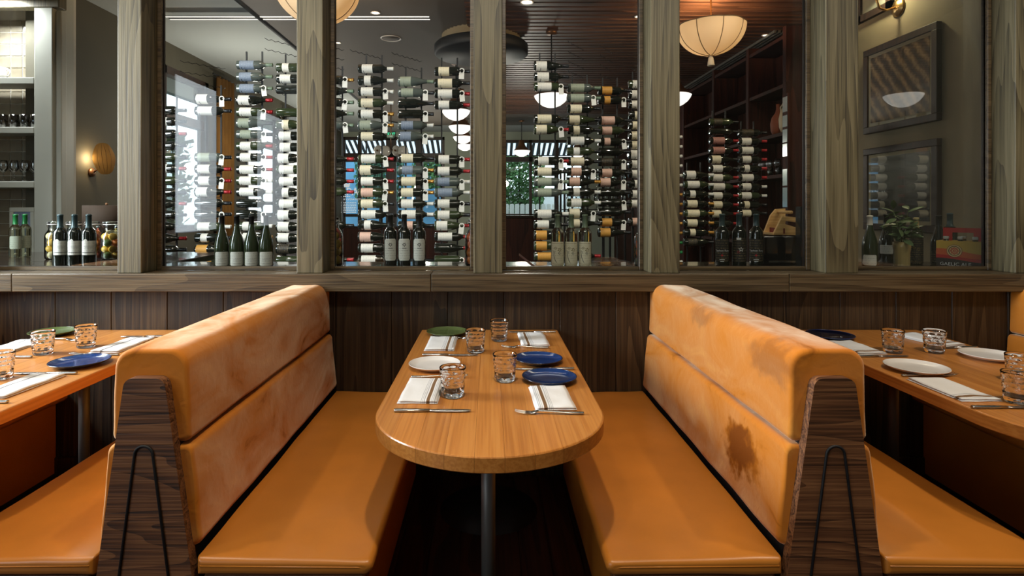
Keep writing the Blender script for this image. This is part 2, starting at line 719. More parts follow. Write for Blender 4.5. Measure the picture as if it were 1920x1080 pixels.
LAB = {
    'w': label_mat('label_white', S(226, 223, 214), S(110, 108, 104), .4),
    'c': label_mat('label_cream', S(222, 212, 184), S(110, 86, 50), .4),
    'o': label_mat('label_ochre', S(206, 150, 66), S(120, 70, 20), .3),
    'p': label_mat('label_pink', S(216, 178, 160), S(150, 60, 50), .4),
    'g': label_mat('label_grey', S(150, 158, 140), S(90, 100, 84), .5),
    'b': label_mat('label_blue_grey', S(120, 132, 150), S(190, 196, 206), .5),
    'd': label_mat('label_dark', S(36, 32, 26), S(150, 130, 90), .8),
    'r': label_mat('label_red_print', S(170, 120, 110), S(50, 16, 16), .9),
}
CAP = {
    'red': plain('foil_red', S(150, 22, 28), .35, .3),
    'gold': plain('foil_gold', S(176, 128, 56), .3, .6),
    'black': plain('foil_black', S(18, 18, 20), .35, .2),
    'white': plain('foil_white', S(210, 206, 196), .4, 0),
    'green': plain('foil_green', S(10, 110, 52), .35, .1),
    'sage': plain('foil_sage', S(104, 120, 98), .4, .1),
    'teal': plain('foil_teal', S(50, 70, 74), .35, .2),
    'yellow': plain('foil_yellow', S(206, 186, 130), .4, .1),
}

# ------------------------------------------------------------------ structure: floors, walls, ceiling
WY = 2.95                      # face of the wainscot wall
CEIL = 3.5
XL, XR = -4.12, 3.46
fl = struct(MB().box(-6, 6, -6.7, 16.2, -.1, 0).build('floor', M['floor']), 'dark brown wooden floor under the booths and tables', 'floor')
bd = MB().bbox(-.057, .057, 1.0, 2.94, 0, .006, .002, 1).mesh('floorboard', M['floor'])
for i in range(12):
    inst('floorboard', bd, fl, (-.66 + .12 * i, 0, 0))
struct(MB().box(-6, 6, -6.7, 16.2, CEIL, CEIL + .1).build('ceiling', M['ceil_light']), 'pale plaster ceiling over the room behind the glass', 'ceiling')
# lowered dark ceiling field with a rounded corner, wooden slats under its right half
sp = round_poly([(-2.5, 3.25), (3.46, 3.25), (3.46, 14.3), (-2.5, 14.3)], [0, 0, 0, 1.3], 10)
so = struct(MB().prism(sp, 3.44, CEIL, 'Z').build('ceiling_soffit', M['ceil_taupe']), 'lowered taupe ceiling field with rounded corner and wooden slats', 'ceiling')
edge = [(x, y, 3.45) for x, y in sp[3:]] + [(sp[0][0], sp[0][1], 3.45)]
MB().tube(edge, .035, 6).build('edge_trim', M['black'], so)
sl = MB().box(-.25, 3.44, -.042, .042, 3.405, 3.44).mesh('slat', M['slat'])
for i in range(56):
    inst('slat', sl, so, (0, 5.5 + i * .125, 0))
# curved drum bulkhead near the middle post
dr = struct(MB().lathe([(0, 3.20), (.54, 3.20), (.56, 3.22), (.56, 3.31), (.54, 3.33), (0, 3.33)], 48, (-.1, 6.9, 0)).build('ceiling_bulkhead', M['black']),
            'round black bulkhead hanging below the slatted ceiling', 'ceiling')
fs = MB()
fs.lathe([(.46, 3.33), (.46, 3.44)], 96, (-.1, 6.9, 0), fn=lambda r, z, a: r + .012 * (1 if int(a / (2 * math.pi) * 96 + .5) % 2 else -1))
fs.build('fluted_drum', M['taupe'], dr)

# wainscot of vertical boards
wf = struct(MB().box(-6, 6, WY + .02, 3.06, 0, .97).build('wall_front', M['panel']), 'dark stained vertical board wainscot behind the tables', 'wall')
pk = MB().bbox(-.1428, .1428, WY, WY + .02, .012, .965, .003, 1).mesh('plank', M['panel'])
for i in range(28):
    inst('plank', pk, wf, (-4.09 + i * .287, 0, 0))
MB().bbox(-5, 5, WY - .015, WY + .005, 0, .10, .004, 1).build('skirting', M['panel'], wf)
# rail under the windows, in several lengths
ra = struct(MB().box(-6, 6, 2.90, 3.20, .97, 1.0).build('trim_1', M['rail']), 'grey brown ash rail running below the windows', 'trim')
rx = [-5.5] + [PX(p, 2.88) for p in (22, 808, 1480)] + [5.5]
for a, b in zip(rx, rx[1:]):
    MB().bbox(a + .001, b - .001, 2.88, 3.035, .953, 1.044, .004, 2).build('rail_board', M['rail'], ra)

# posts between the panes
POSTS = [(-112, -68), (220, 265), (556, 605), (888, 942), (1220, 1275), (1548, 1610), (1904, 1962), (2250, 2310)]
WHERE = ['left of the picture', 'right of the wall sconce', 'between second and third pane', 'in the middle above the table', 'left of the domed ceiling lamp', 'left of the framed pictures', 'right of the beer carton', 'far right']
PE = []
for i, (a, b) in enumerate(POSTS):
    x0, x1 = PX(a, 2.9), PX(b, 2.9)
    PE.append((x0, x1))
    t = struct(MB().bbox(x0, x1, 2.90, 3.045, 1.044, 2.66, .004, 2).build('trim_%d' % (i + 2), M['post']), 'grey ash window post %s' % WHERE[i], 'post')
    MB().bbox(x0 + .002, x1 - .002, 3.082, 3.105, 1.035, 2.66, .003, 1).build('rear_post', M['jamb'], t)
struct(MB().bbox(-5.5, 5.5, 2.89, 3.20, 2.66, CEIL, .004, 1).build('trim_10', M['post']), 'ash header board above the windows', 'trim')
# window panes with their glazing strips
NTH = ['first', 'second', 'third', 'fourth', 'fifth', 'sixth']
wi = 0
for i in range(len(PE) - 1):
    x0, x1 = PE[i][1], PE[i + 1][0]
    wi += 1
    w = struct(MB().box(x0 + .002, x1 - .002, 3.056, 3.062, 1.05, 2.655).build('window_%d' % wi, M['pane']),
               'clear glass pane %s' % (['of the sconce bay at left', 'with four burgundy bottles behind', 'with three bordeaux bottles behind', 'with three golden bottles behind', 'with wooden wine caddy behind', 'with framed pictures behind', 'beyond the right post'][i]), 'window')
    for (a, b, c, d) in ((x0, x0 + .022, 1.044, 2.66), (x1 - .022, x1, 1.044, 2.66), (x0 + .022, x1 - .022, 1.044, 1.064)):
        MB().bbox(a, b, 3.036, 3.054, c, d, .003, 1).build('glazing_strip', M['rail'], w)
        MB().bbox(a, b, 3.064, 3.08, c, d, .003, 1).build('glazing_strip', M['jamb'], w)

# display counter behind the glass
ct = struct(MB().bbox(-5.5, 5.0, 3.085, 3.72, .985, 1.027, .004, 1).build('trim_11', M['counter']), 'polished dark counter shelf behind the glass', 'counter')
MB().bbox(-5.5, -2.05, 3.72, 4.55, .985, 1.027, .004, 1).build('counter_return', M['counter'], ct)
MB().box(-5.5, 5.0, 3.2, 3.66, 0, .985).build('counter_base', M['dark'], ct)


def wall_with_openings(mb, x0, x1, y0, y1, ops, zt=CEIL, axis='Y'):
    """wall along Y (or X) with rectangular openings (a0,a1,z0,z1)"""
    def bx(a, b, z0, z1):
        if axis == 'Y':
            mb.box(x0, x1, a, b, z0, z1)
        else:
            mb.box(a, b, x0, x1, z0, z1)
    c = y0
    for a, b, z0, z1 in sorted(ops):
        bx(c, a, 0, zt)
        bx(a, b, 0, z0)
        bx(a, b, z1, zt)
        c = b
    bx(c, y1, 0, zt)
    return mb


LW = [(7.25, 8.45, 1.04, 3.2), (9.75, 11.35, 1.12, 3.2)]
struct(wall_with_openings(MB(), XL - .15, XL, 5.3, 16.2, LW).build('wall_left', M['olive']), 'olive plaster side wall with the shell sconce', 'wall')
struct(wall_with_openings(MB(), -4.2, -4.0, -6.6, 3.2, [(1.6, 2.8, 1.0, 2.95), (-2.25, -1.15, 1.04, 3.1), (-4.98, -3.72, 1.04, 3.1)]).build('wall_left_front', M['olive']), 'olive side wall of the dining room', 'wall')
struct(MB().box(-5.3, -5.2, 3.2, 5.6, 0, CEIL).build('wall_left_niche', M['olive']), 'olive wall closing the niche at far left', 'wall')
struct(MB().box(-6, 6, -6.7, -6.6, 0, CEIL).build('wall_back', M['taupe']), 'taupe wall behind the diners', 'wall')
struct(MB().box(XR + .15, 5.1, 3.85, 3.95, 0, CEIL).build('wall_right_return', M['taupe']), 'taupe return wall beyond the right post', 'wall')
struct(MB().box(5.0, 5.1, -6.6, 3.85, 0, CEIL).build('wall_right_front', M['taupe']), 'taupe wall at the right of the dining room', 'wall')
struct(MB().box(XR, XR + .15, 3.2, 5.75, 0, CEIL).build('wall_right', M['taupe']), 'taupe plaster wall holding the framed pictures', 'wall')
struct(MB().box(XR, XR + .15, 5.75, 16.2, 0, CEIL).build('wall_right_rear', M['red_wood']), 'dark red wooden wall behind the shelving', 'wall')
FW = [(-4.1, -1.25, .45, 3.36), (.38, 2.64, 1.14, 3.28)]
struct(wall_with_openings(MB(), 16.0, 16.2, -6, 6, FW, axis='X').build('wall_far', M['sage']), 'pale sage wall with the far windows', 'wall')
struct(MB().box(-6, XL, 16.0, 16.1, 0, .01).build('trim_12', M['dark']), 'dark skirting at the far wall', 'trim')


def window_frame(name, label, opening, axis, pos, mull, trans, mat, pane, t=.05, dep=.12):
    """frame boxes: axis X = window in a wall facing -Y at Y=pos; axis Y = window in a wall facing +X at X=pos"""
    a0, a1, z0, z1 = opening
    root = bpy.data.objects.new(name, None)
    COL.objects.link(root)
    struct(root, label, 'window')

    def bx(a, b, c, d, p0, p1):
        return MB().box(a, b, p0, p1, c, d) if axis == 'X' else MB().box(p0, p1, a, b, c, d)
    p0, p1 = pos, pos + dep
    for (a, b, c, d) in [(a0, a1, z0, z0 + t), (a0, a1, z1 - t, z1), (a0, a0 + t, z0, z1), (a1 - t, a1, z0, z1)]:
        bx(a, b, c, d, p0, p1).build('frame_bar', mat, root)
    for m_, w_ in mull:
        bx(m_ - w_ / 2, m_ + w_ / 2, z0, z1, p0, p1).build('mullion', mat, root)
    for z_, w_ in trans:
        bx(a0, a1, z_ - w_ / 2, z_ + w_ / 2, p0, p1).build('transom', mat, root)
    es = [a0] + [m_ for m_, _ in sorted(mull)] + [a1]
    zs = [z0] + [z_ for z_, _ in sorted(trans)] + [z1]
    for a, b in zip(es, es[1:]):
        for c, d in zip(zs, zs[1:]):
            bx(a, b, c, d, pos + dep * .5, pos + dep * .5 + .006).build('glass_pane', pane, root)
    return root


M['frame'] = wood('window_frame_wood', S(18, 11, 8), S(38, 24, 17), S(52, 34, 24), 'Z', 5, 6, .5)
window_frame('window_8', 'reflected dark framed side window nearest the sconce', LW[0], 'Y', XL - .12, [], [(2.56, .12)], M['frame'], M['pane'], .1)  # dining room side windows mirrored in the glass, built solid behind it
window_frame('window_9', 'reflected dark framed side window beyond the brown curtain', LW[1], 'Y', XL - .12, [], [(2.56, .12)], M['frame'], M['pane'], .1)
window_frame('window_10', 'reflected far shopfront window with white lettering under striped awning', FW[0], 'X', 16.0,
             [(PX(674, 16), .1), (PX(733, 16), .28), (PX(786, 16), .2)], [(2.79, .24), (1.18, .08)], M['frame'], M['pane'], .08)  # reflected shopfront, built as solid geometry beyond the glass
window_frame('window_11', 'reflected far right window under striped awning with hedge outside', FW[1], 'X', 16.0,
             [(PX(995, 16), .08), (PX(1045, 16), .08)], [(2.74, .14)], M['frame'], M['pane'], .08)  # another reflected window, modelled solid beyond the panes
window_frame('window_12', 'dining room window in the left wall', (1.6, 2.8, 1.0, 2.95), 'Y', -4.16, [(2.2, .05)], [], M['frame'], M['pane'], .08)

# ------------------------------------------------------------------ outdoors
struct(MB().box(-30, 30, 16.2, 60, -.12, -.02).build('ground', plain('pavement', S(170, 168, 162), .9)), 'pale pavement outside the far windows', 'ground')
struct(MB().box(-30, -4.3, -10, 16.2, -.12, -.02).build('ground_side', plain('pavement_side', S(150, 152, 140), .9)), 'pale pavement outside the side windows', 'ground')
leafm = plain('hedge_leaf', S(70, 112, 62), .6, var=.5, scale=1.5)


def hedge(name, label, x0, x1, y0, y1, z0, z1, n, size, mat, trunk=True):
    root = thing(name, label, 'hedge', ((x0 + x1) / 2, (y0 + y1) / 2, 0))
    cx, cy = (x0 + x1) / 2, (y0 + y1) / 2
    mb = MB()
    for _ in range(n):
        x, y, z = random.uniform(x0, x1), random.uniform(y0, y1), z0 + (z1 - z0) * random.random()
        k = noise.noise(Vector((x * 1.6, y * 1.6, z * 1.6)))
        if k < -.18 and random.random() < .8:
            continue
        d = Vector((random.uniform(-1, 1), random.uniform(-1, 1), random.uniform(-.4, 1))).normalized()
        u = d.orthogonal().normalized() * size * random.uniform(.6, 1.2)
        w = d.cross(u).normalized() * size * .55
        c = Vector((x - cx, y - cy, z))
        mb.add([c - u, c + w, c + u, c - w], [(0, 1, 2, 3)])
    o = mb.build('foliage', mat, root)
    o['kind'] = 'stuff'
    if trunk:
        for k in range(3):
            t = MB()
            xx = x0 + (x1 - x0) * (k + .5) / 3 - cx
            t.tube([(xx, 0, 0), (xx + .05, 0, (z0 + z1) * .3), (xx - .03, .05, z1 * .8)], [.07, .05, .02], 6)
            t.build('stem', M['dark'], root)
    return root


hedge('garden_hedge', 'green hedge outside the far right window', .2, 1.75, 18.4, 19.3, 1.0, 3.3, 5200, .07, leafm)
hedge('street_tree', 'blue green tree outside the lettered far window', -4.6, -3.0, 19.4, 20.4, 1.6, 3.9, 3600, .09, plain('tree_leaf', S(60, 110, 88), .6, var=.5, scale=1.5))
hedge('clipped_hedge', 'low clipped hedge below the far awning', -2.7, -1.0, 19.8, 20.6, 2.1, 3.2, 2600, .08, leafm)
hedge('side_shrub', 'green shrub outside the side window', -6.4, -5.6, 9.9, 10.9, .3, 2.7, 2600, .09, leafm)
tag(MB().box(-8, -1.0, 21.5, 21.7, 0, 4.6).build('street_facade', plain('blue_facade', S(96, 150, 186), .8, var=.2, scale=.8)), 'blue facade across the street behind the trees', 'building')
tag(MB().box(-1, 6, 20.2, 20.35, 0, 2.05).build('garden_wall', plain('white_garden_wall', S(210, 214, 216), .8)), 'white garden wall outside the far right window', 'wall')
pf = thing('picket_fence', 'white scalloped picket fence in front of the garden wall', 'fence', (1.6, 18.0, 0))
pcm = MB().prism(round_poly([(-.07, 0), (.07, 0), (.07, 1.52), (-.07, 1.52)], [0, 0, .05, .05], 3), -.012, .012, 'Y').mesh('picket', plain('fence_white', S(225, 226, 224), .7))
for i in range(18):
    inst('picket', pcm, pf, (-1.4 + i * .165, 0, 0))
MB().box(-1.5, 1.5, .013, .04, 1.1, 1.2).build('rail', plain('fence_rail', S(222, 222, 220), .7), pf)
tag(MB().box(-9.2, -9.0, 4, 15, 0, 5).build('pale_facade', plain('pale_facade_paint', S(134, 152, 148), .8, var=.06, scale=.5)), 'pale facade seen through the side windows', 'building')


def awning(label, x0, x1, y0, y1, zt, zb, pitch):  # awnings belong to the reflection, modelled as solid cloth behind the glass
    root = thing('striped_awning', label, 'awning', ((x0 + x1) / 2, y0, zb))
    wm, dm = M['awn_w'], M['awn_d']
    n = int((x1 - x0) / pitch)
    me = {}
    for i in range(n):
        for k, m_ in ((0, wm), (1, dm)):
            if k not in me:
                me[k] = MB().prism([(0, zt - zb), (y1 - y0, 0), (y1 - y0, -.02), (0, zt - zb - .02)], 0, pitch / 2, 'X').mesh('stripe', m_)
            inst('stripe', me[k], root, (x0 - (x0 + x1) / 2 + i * pitch + k * pitch / 2, 0, 0))
    MB().tube([(x0 - (x0 + x1) / 2, y1 - y0, -.03), (x1 - (x0 + x1) / 2, y1 - y0, -.03)], .02, 6).build('front_bar', M['black'], root)
    return root


def translucent(name, col, t):
    m, nt, N, L, b = new_mat(name)
    b.inputs['Base Color'].default_value = C(col)
    b.inputs['Roughness'].default_value = .8
    tl = N.new('ShaderNodeBsdfTranslucent')
    tl.inputs[0].default_value = C(col)
    mx = N.new('ShaderNodeMixShader')
    mx.inputs[0].default_value = t
    L.new(b.outputs[0], mx.inputs[1])
    L.new(tl.outputs[0], mx.inputs[2])
    L.new(mx.outputs[0], N['Material Output'].inputs[0])
    return m


M['awn_w'] = translucent('awning_white', (.95, .97, 1.0), .75)
M['awn_d'] = translucent('awning_charcoal', S(58, 66, 74), .3)
awning('reflected black and white striped awning above the lettered far window', -4.3, -1.1, 16.21, 17.2, 3.46, 3.02, .158)
awning('reflected black and white striped awning above the far right window', .2, 2.8, 16.21, 17.2, 3.36, 2.98, .158)

# lettering on the far window, a reflection built solid
lt = thing('window_lettering', 'reflected white NAPA lettering with opening hours on far window', 'lettering', (PX(650, 15.98), 15.985, 0))
wmat = emit('glowing_vinyl', (.9, .95, 1), .35)  # letters given a glow of their own, though no lamp


def letter(s, size, x, z, name='letters'):
    vs, fs = text_data(s, size)
    mb = MB()
    n = len(vs)
    mb.add([(v[0], 0, v[1]) for v in vs] + [(v[0], .006, v[1]) for v in vs], fs + [tuple(i + n for i in reversed(f)) for f in fs])
    return mb.build(name, wmat, lt, (x, 0, z))


letter('NAPA', .30, -.06, PZ(360, 15.98))
letter('HOURS OF OPERATION', .075, .0, PZ(374, 15.98))


def print_line(x0, x1, z, h):
    x = x0
    mb = MB()
    while x < x1:
        w = random.uniform(.02, .05)
        mb.box(x, min(x + w, x1), 0, .005, z - h / 2, z + h / 2)
        x += w + .012
    mb.build('print_line', wmat, lt)['kind'] = 'stuff'


print_line(-.3, .1, PZ(368.5, 15.98), .03)
for i in range(7):
    print_line(-.22, .26, PZ(379.5 + i * 3.1, 15.98), .022)
cr = round_poly([(-.07, 0), (.07, 0), (.10, .13), (.03, .08), (-.05, .15), (-.09, .10)], .005, 2)
MB().prism(cr, 0, .006, 'Y').build('emblem', wmat, lt, (0, 0, PZ(351, 15.98)))

# ------------------------------------------------------------------ booths
BY0, BY1 = 1.565, 2.945


def loft(prof, y0, y1, r0=.014, r1=.006, n=26, wob=.002, seed=0):
    """profile of (x,z) (counter-clockwise) drawn along Y with rounded ends and slight upholstery waviness"""
    m = len(prof)
    nrm = []
    for i in range(m):
        a, b = Vector(prof[i - 1]), Vector(prof[(i + 1) % m])
        t = (b - a).normalized()
        nrm.append(Vector((t.y, -t.x)))
    st = []
    for k in range(5):
        ph = math.pi / 2 * k / 4
        st.append((y0 + r0 * (1 - math.cos(ph)), r0 * (1 - math.sin(ph))))
    for k in range(1, n):
        st.append((y0 + r0 + (y1 - r1 - y0 - r0) * k / n, 0))
    for k in range(4, -1, -1):
        ph = math.pi / 2 * k / 4
        st.append((y1 - r1 * (1 - math.cos(ph)), r1 * (1 - math.sin(ph))))
    vs, fs = [], []
    x0_, x1_ = min(p[0] for p in prof), max(p[0] for p in prof)
    z0_, z1_ = min(p[1] for p in prof), max(p[1] for p in prof)
    cx_, cz_, hx_, hz_ = (x0_ + x1_) / 2, (z0_ + z1_) / 2, (x1_ - x0_) / 2, (z1_ - z0_) / 2
    for y, ins in st:
        kx, kz = 1 - ins / hx_, 1 - ins / hz_
        for i in range(m):
            w = wob * noise.noise(Vector((prof[i][0] * 9 + seed, y * 5, prof[i][1] * 9)))
            vs.append((cx_ + (prof[i][0] + nrm[i].x * w - cx_) * kx, y, cz_ + (prof[i][1] + nrm[i].y * w - cz_) * kz))
    for k in range(len(st) - 1):
        for i in range(m):
            j = (i + 1) % m
            fs.append((k * m + i, k * m + j, (k + 1) * m + j, (k + 1) * m + i))
    mb = MB().add(vs, fs, True)
    mb.f.append(tuple(range(m)))
    mb.f.append(tuple(range((len(st) - 1) * m, len(st) * m)))
    mb.s += [False, False]
    return mb


def densify(poly, d=.02):
    out = []
    for i in range(len(poly)):
        a, b = Vector(poly[i]), Vector(poly[(i + 1) % len(poly)])
        n = max(1, int((b - a).length / d))
        out += [tuple(a + (b - a) * k / n) for k in range(n)]
    return out


def make_booth(cx, label, sides=(-1, 1), seed=0, vel='velvet'):
    t = thing('booth_bench', label, 'booth', (cx, 0, 0), 0, 'double sided velvet booths')
    # smoked oak end panel with an inlaid arch
    pan = round_poly([(-.178, .03), (.178, .03), (.053, .917), (-.053, .917)], [.01, .01, .026, .026], 6)
    ep = MB().prism(pan, 1.535, BY0 + .004, 'Y').build('end_panel', M['oak_end'], t)
    arch = [(-.112, 1.533, .03)]
    for k in range(13):
        a = math.pi - math.pi * k / 12
        arch.append((.0245 * math.cos(a), 1.533, .713 + .0245 * math.sin(a)))
    arch.append((.112, 1.533, .03))
    MB().tube(arch, .0036, 8).build('arch_inlay', M['black'], ep)
    MB().prism([(-.16, .02), (.16, .02), (.06, .9), (-.06, .9)], BY0 + .006, BY1 - .01, 'Y').build('frame_core', M['dark'], t)
    # saddle shaped top cushion
    top = densify(round_poly([(-.107, .736), (.107, .736), (.101, .988), (-.101, .988)], [.018, .018, .052, .052], 7))
    loft(top, BY0, BY1, .012, .006, 28, .003, seed).build('top_cushion', M[vel], t)
    for s in sides:
        pr = [(s * .05, .728), (s * .05, .452), (s * .143, .452), (s * .114, .728)]
        rd = [.004, .004, .026, .022]
        pp = densify(round_poly(pr, rd, 6))
        ar = sum(pp[i - 1][0] * pp[i][1] - pp[i][0] * pp[i - 1][1] for i in range(len(pp)))
        if ar < 0:
            pp = pp[::-1]
        loft(pp, BY0 - .002, BY1, .012, .006, 28, .004, seed + 3 * s).build('back_cushion', M[vel], t)
        # leather seat, rounded nose
        st = [(s * .136, .388), (s * .592, .388), (s * .610, .402), (s * .606, .428), (s * .136, .438)]
        pp = densify(round_poly(st, [.004, .012, .016, .02, .006], 6), .03)
        ar = sum(pp[i - 1][0] * pp[i][1] - pp[i][0] * pp[i - 1][1] for i in range(len(pp)))
        if ar < 0:
            pp = pp[::-1]
        se = loft(pp, 1.536, BY1, .016, .006, 22, .003, seed + 7 * s).build('seat', M['leather'], t)
        pip = [(s * .148, 1.5375, .416), (s * .57, 1.5375, .412), (s * .598, 1.5405, .407)]
        MB().tube(pip, .003, 6).build('piping', M['leather'], se)
        b0, b1 = sorted((s * .16, s * .545))
        bs = MB().box(b0, b1, 1.60, BY1, .02, .388).build('seat_base', M['leather'], t)
        q0, q1 = sorted((s * .15, s * .588))
        MB().bbox(q0, q1, 1.545, 1.60, .02, .386, .01, 2).build('seat_end_panel', M['oak_end'], t)
        MB().box(b0, b1, 1.62, BY1 - .01, 0, .02).build('plinth', M['black'], t)
    return t


make_booth(-.921, 'amber velvet booth bench left of the centre table', seed=1)
make_booth(.921, 'amber velvet booth bench right of the centre table, with brushed dark patch', seed=5, vel='velvet_brushed')
make_booth(-2.763, 'amber velvet booth bench beyond the left table, barely in view', seed=13)
make_booth(2.763, 'amber velvet booth bench cut off by the right picture edge', seed=9)

# ------------------------------------------------------------------ tables
TW, TZ, TY0, TY1 = .347, .75, 1.437, 2.945


def make_table(cx, label):
    t = thing('dining_table', label, 'table', (cx, 0, 0), 0, 'round ended wooden dining tables')
    n = 9
    w = 2 * TW / n
    yc = TY0 + TW
    for i in range(n):
        a, b = -TW + i * w + .0003, -TW + (i + 1) * w - .0003
        k = 12 if i in (0, n - 1) else 7
        fr = []
        for q in range(k + 1):
            u = q / k
            u = u * u * (3 - 2 * u) if k == 12 else u
            x = a + (b - a) * u
            fr.append((x, yc - math.sqrt(max(0, TW * TW - x * x))))
        poly = fr + [(b, TY1), (a, TY1)]
        m = len(poly)
        # soft lower/upper arris: three levels
        mb = MB()
        lv = [(TZ - .043, .003), (TZ - .040, 0), (TZ - .004, 0), (TZ - .001, .0022), (TZ, .005)]
        vs = []
        for z, ins in lv:
            for (x, y) in poly:
                r = math.hypot(x, y - yc) if y < yc else abs(x)
                s_ = 1
                if y < yc and r > TW - .006:
                    s_ = (r - ins) / r
                    vs.append((x * s_, yc + (y - yc) * s_, z))
                elif abs(x) > TW - .002:
                    vs.append((x - math.copysign(ins, x), y, z))
                else:
                    vs.append((x, y, z))
        fs = [tuple(range(m)), tuple(range((len(lv) - 1) * m, len(lv) * m))]
        for l in range(len(lv) - 1):
            fs += [(l * m + j, l * m + (j + 1) % m, (l + 1) * m + (j + 1) % m, (l + 1) * m + j) for j in range(m)]
        mb.add(vs, fs)
        mb.build('plank', M['table'], t)
    MB().lathe([(0, .012), (.022, .012), (.022, .70), (0, .70)], 24, (-.004, 1.80, 0)).build('column', M['greysteel'], t)
    MB().lathe([(0, 0), (.22, 0), (.22, .008), (.05, .02), (0, .02)], 32, (-.004, 1.80, 0)).build('base_plate', M['black'], t)
    MB().box(-.15, .15, 1.66, 1.94, .694, .707).build('mounting_plate', M['black'], t)
    MB().lathe([(0, .012), (.022, .012), (.022, .70), (0, .70)], 24, (-.004, 2.62, 0)).build('column', M['greysteel'], t)
    MB().lathe([(0, 0), (.22, 0), (.22, .008), (.05, .02), (0, .02)], 32, (-.004, 2.62, 0)).build('base_plate', M['black'], t)
    return t


make_table(-1.84, 'wooden table with rounded end left of the left booth')
make_table(0, 'wooden table with rounded end in the centre between the booths')
make_table(1.84, 'wooden table with rounded end right of the right booth')

# ------------------------------------------------------------------ tableware


def tumbler_mesh():
    H, RT, RB = .098, .0445, .035

    def dim(r, z, a):
        if z < .014 or z > .088:
            return r
        row = (z - .014) / .0148
        i = math.floor(row)
        u = row - i - .5
        kk = 9
        v = (a / (2 * math.pi) * kk + (.5 if int(i) % 2 else 0)) % 1 - .5
        d = max(0, 1 - (u * u + v * v) / .22)
        return r - .0030 * d

    prof = [(0, .0006), (RB - .004, 0), (RB - .001, .002), (RB, .006)]
    for k in range(25):
        z = .012 + (.090 - .012) * k / 24
        prof.append((RB + (RT - RB) * (z / H) ** .8, z))
    prof += [(RT - .0004, H - .002), (RT - .0016, H), (RT - .0030, H - .002)]
    for z in (.08, .06, .04, .024):
        prof.append((RB + (RT - RB) * (z / H) ** .8 - .0045, z))
    prof += [(RB - .008, .017), (RB - .018, .0145), (0, .014)]
    return MB().lathe(prof, 54, fn=lambda r, z, a: dim(r, z, a) if r > RB + (RT - RB) * (max(z, 0) / H) ** .8 - .003 else r).mesh('glass_tumbler', M['tumbler'])


TUM = tumbler_mesh()


def T(px, py):
    """pixel on the table top -> x,y"""
    Y = (CAM_H - TZ) * FPX / (py - VPY)
    return PX(px, Y), Y


def tumbler(x, y, label):
    o = inst('glass_tumbler', TUM, None, (x, y, TZ + .0005), (0, 0, random.uniform(0, 6)))
    tag(o, label, 'glass', 'dimpled glass tumblers')


def plate_mesh(name, mat, rim, R=.098):
    k = R / .098
    prof = [(0, .003), (.052 * k, .003), (.056 * k, 0), (.060 * k, .0), (.062 * k, .003), (.084 * k, .008), (.0965 * k, .0165), (.098 * k, .018), (.0975 * k, .0195), (.094 * k, .0185),
            (.082 * k, .0115), (.066 * k, .0085), (.03 * k, .008), (0, .008)]
    return MB().lathe(prof, 48).mesh(name, mat)


PM = {}


def plate(x, y, kind, label, R=.098):
    mats = {'white': ('white_glaze', 'white_glaze'), 'blue': ('blue_glaze', 'navy_glaze'), 'navy': ('navy_glaze', 'blue_glaze'), 'green': ('green_glaze', 'green_glaze')}[kind]
    if (kind, R) not in PM:
        PM[(kind, R)] = plate_mesh('plate', M[mats[0]], None, R)
        rm = MB()
        k = R / .098
        rm.tube([(.0972 * k * math.cos(a * math.pi / 24), .0972 * k * math.sin(a * math.pi / 24), .0185) for a in range(48)], .0016, 6, True)
        PM[(kind, R, 'rim')] = rm.mesh('rim', M[mats[1]])
    o = inst('plate', PM[(kind, R)], None, (x, y, TZ + .0004))
    tag(o, label, 'plate', 'stoneware side plates')
    inst('rim', PM[(kind, R, 'rim')], o)


BR, GY = S(122, 92, 64), S(176, 176, 178)
nap_mats = {
    'R': stripes_mat('napkin_stripe_right', 'X', [(.010, .012, GY), (.015, .017, GY), (.020, .022, GY), (.027, .038, BR), (.043, .045, GY), (.048, .050, GY), (.053, .055, GY)], S(228, 226, 224)),
    'L': stripes_mat('napkin_stripe_left', 'X', [(-.055, -.053, GY), (-.050, -.048, GY), (-.045, -.043, GY), (-.038, -.027, BR), (-.022, -.020, GY), (-.017, -.015, GY), (-.012, -.010, GY)], S(228, 226, 224)),
    'F': stripes_mat('napkin_stripe_front', 'Y', [(-.112, -.109, GY), (-.104, -.088, BR), (-.082, -.079, GY), (-.075, -.072, GY)], S(228, 226, 224)),
    'M': stripes_mat('napkin_stripe_black', 'X', [(-.020, -.014, S(58, 52, 50)), (-.010, -.008, S(120, 116, 112))], S(226, 222, 216)),
}


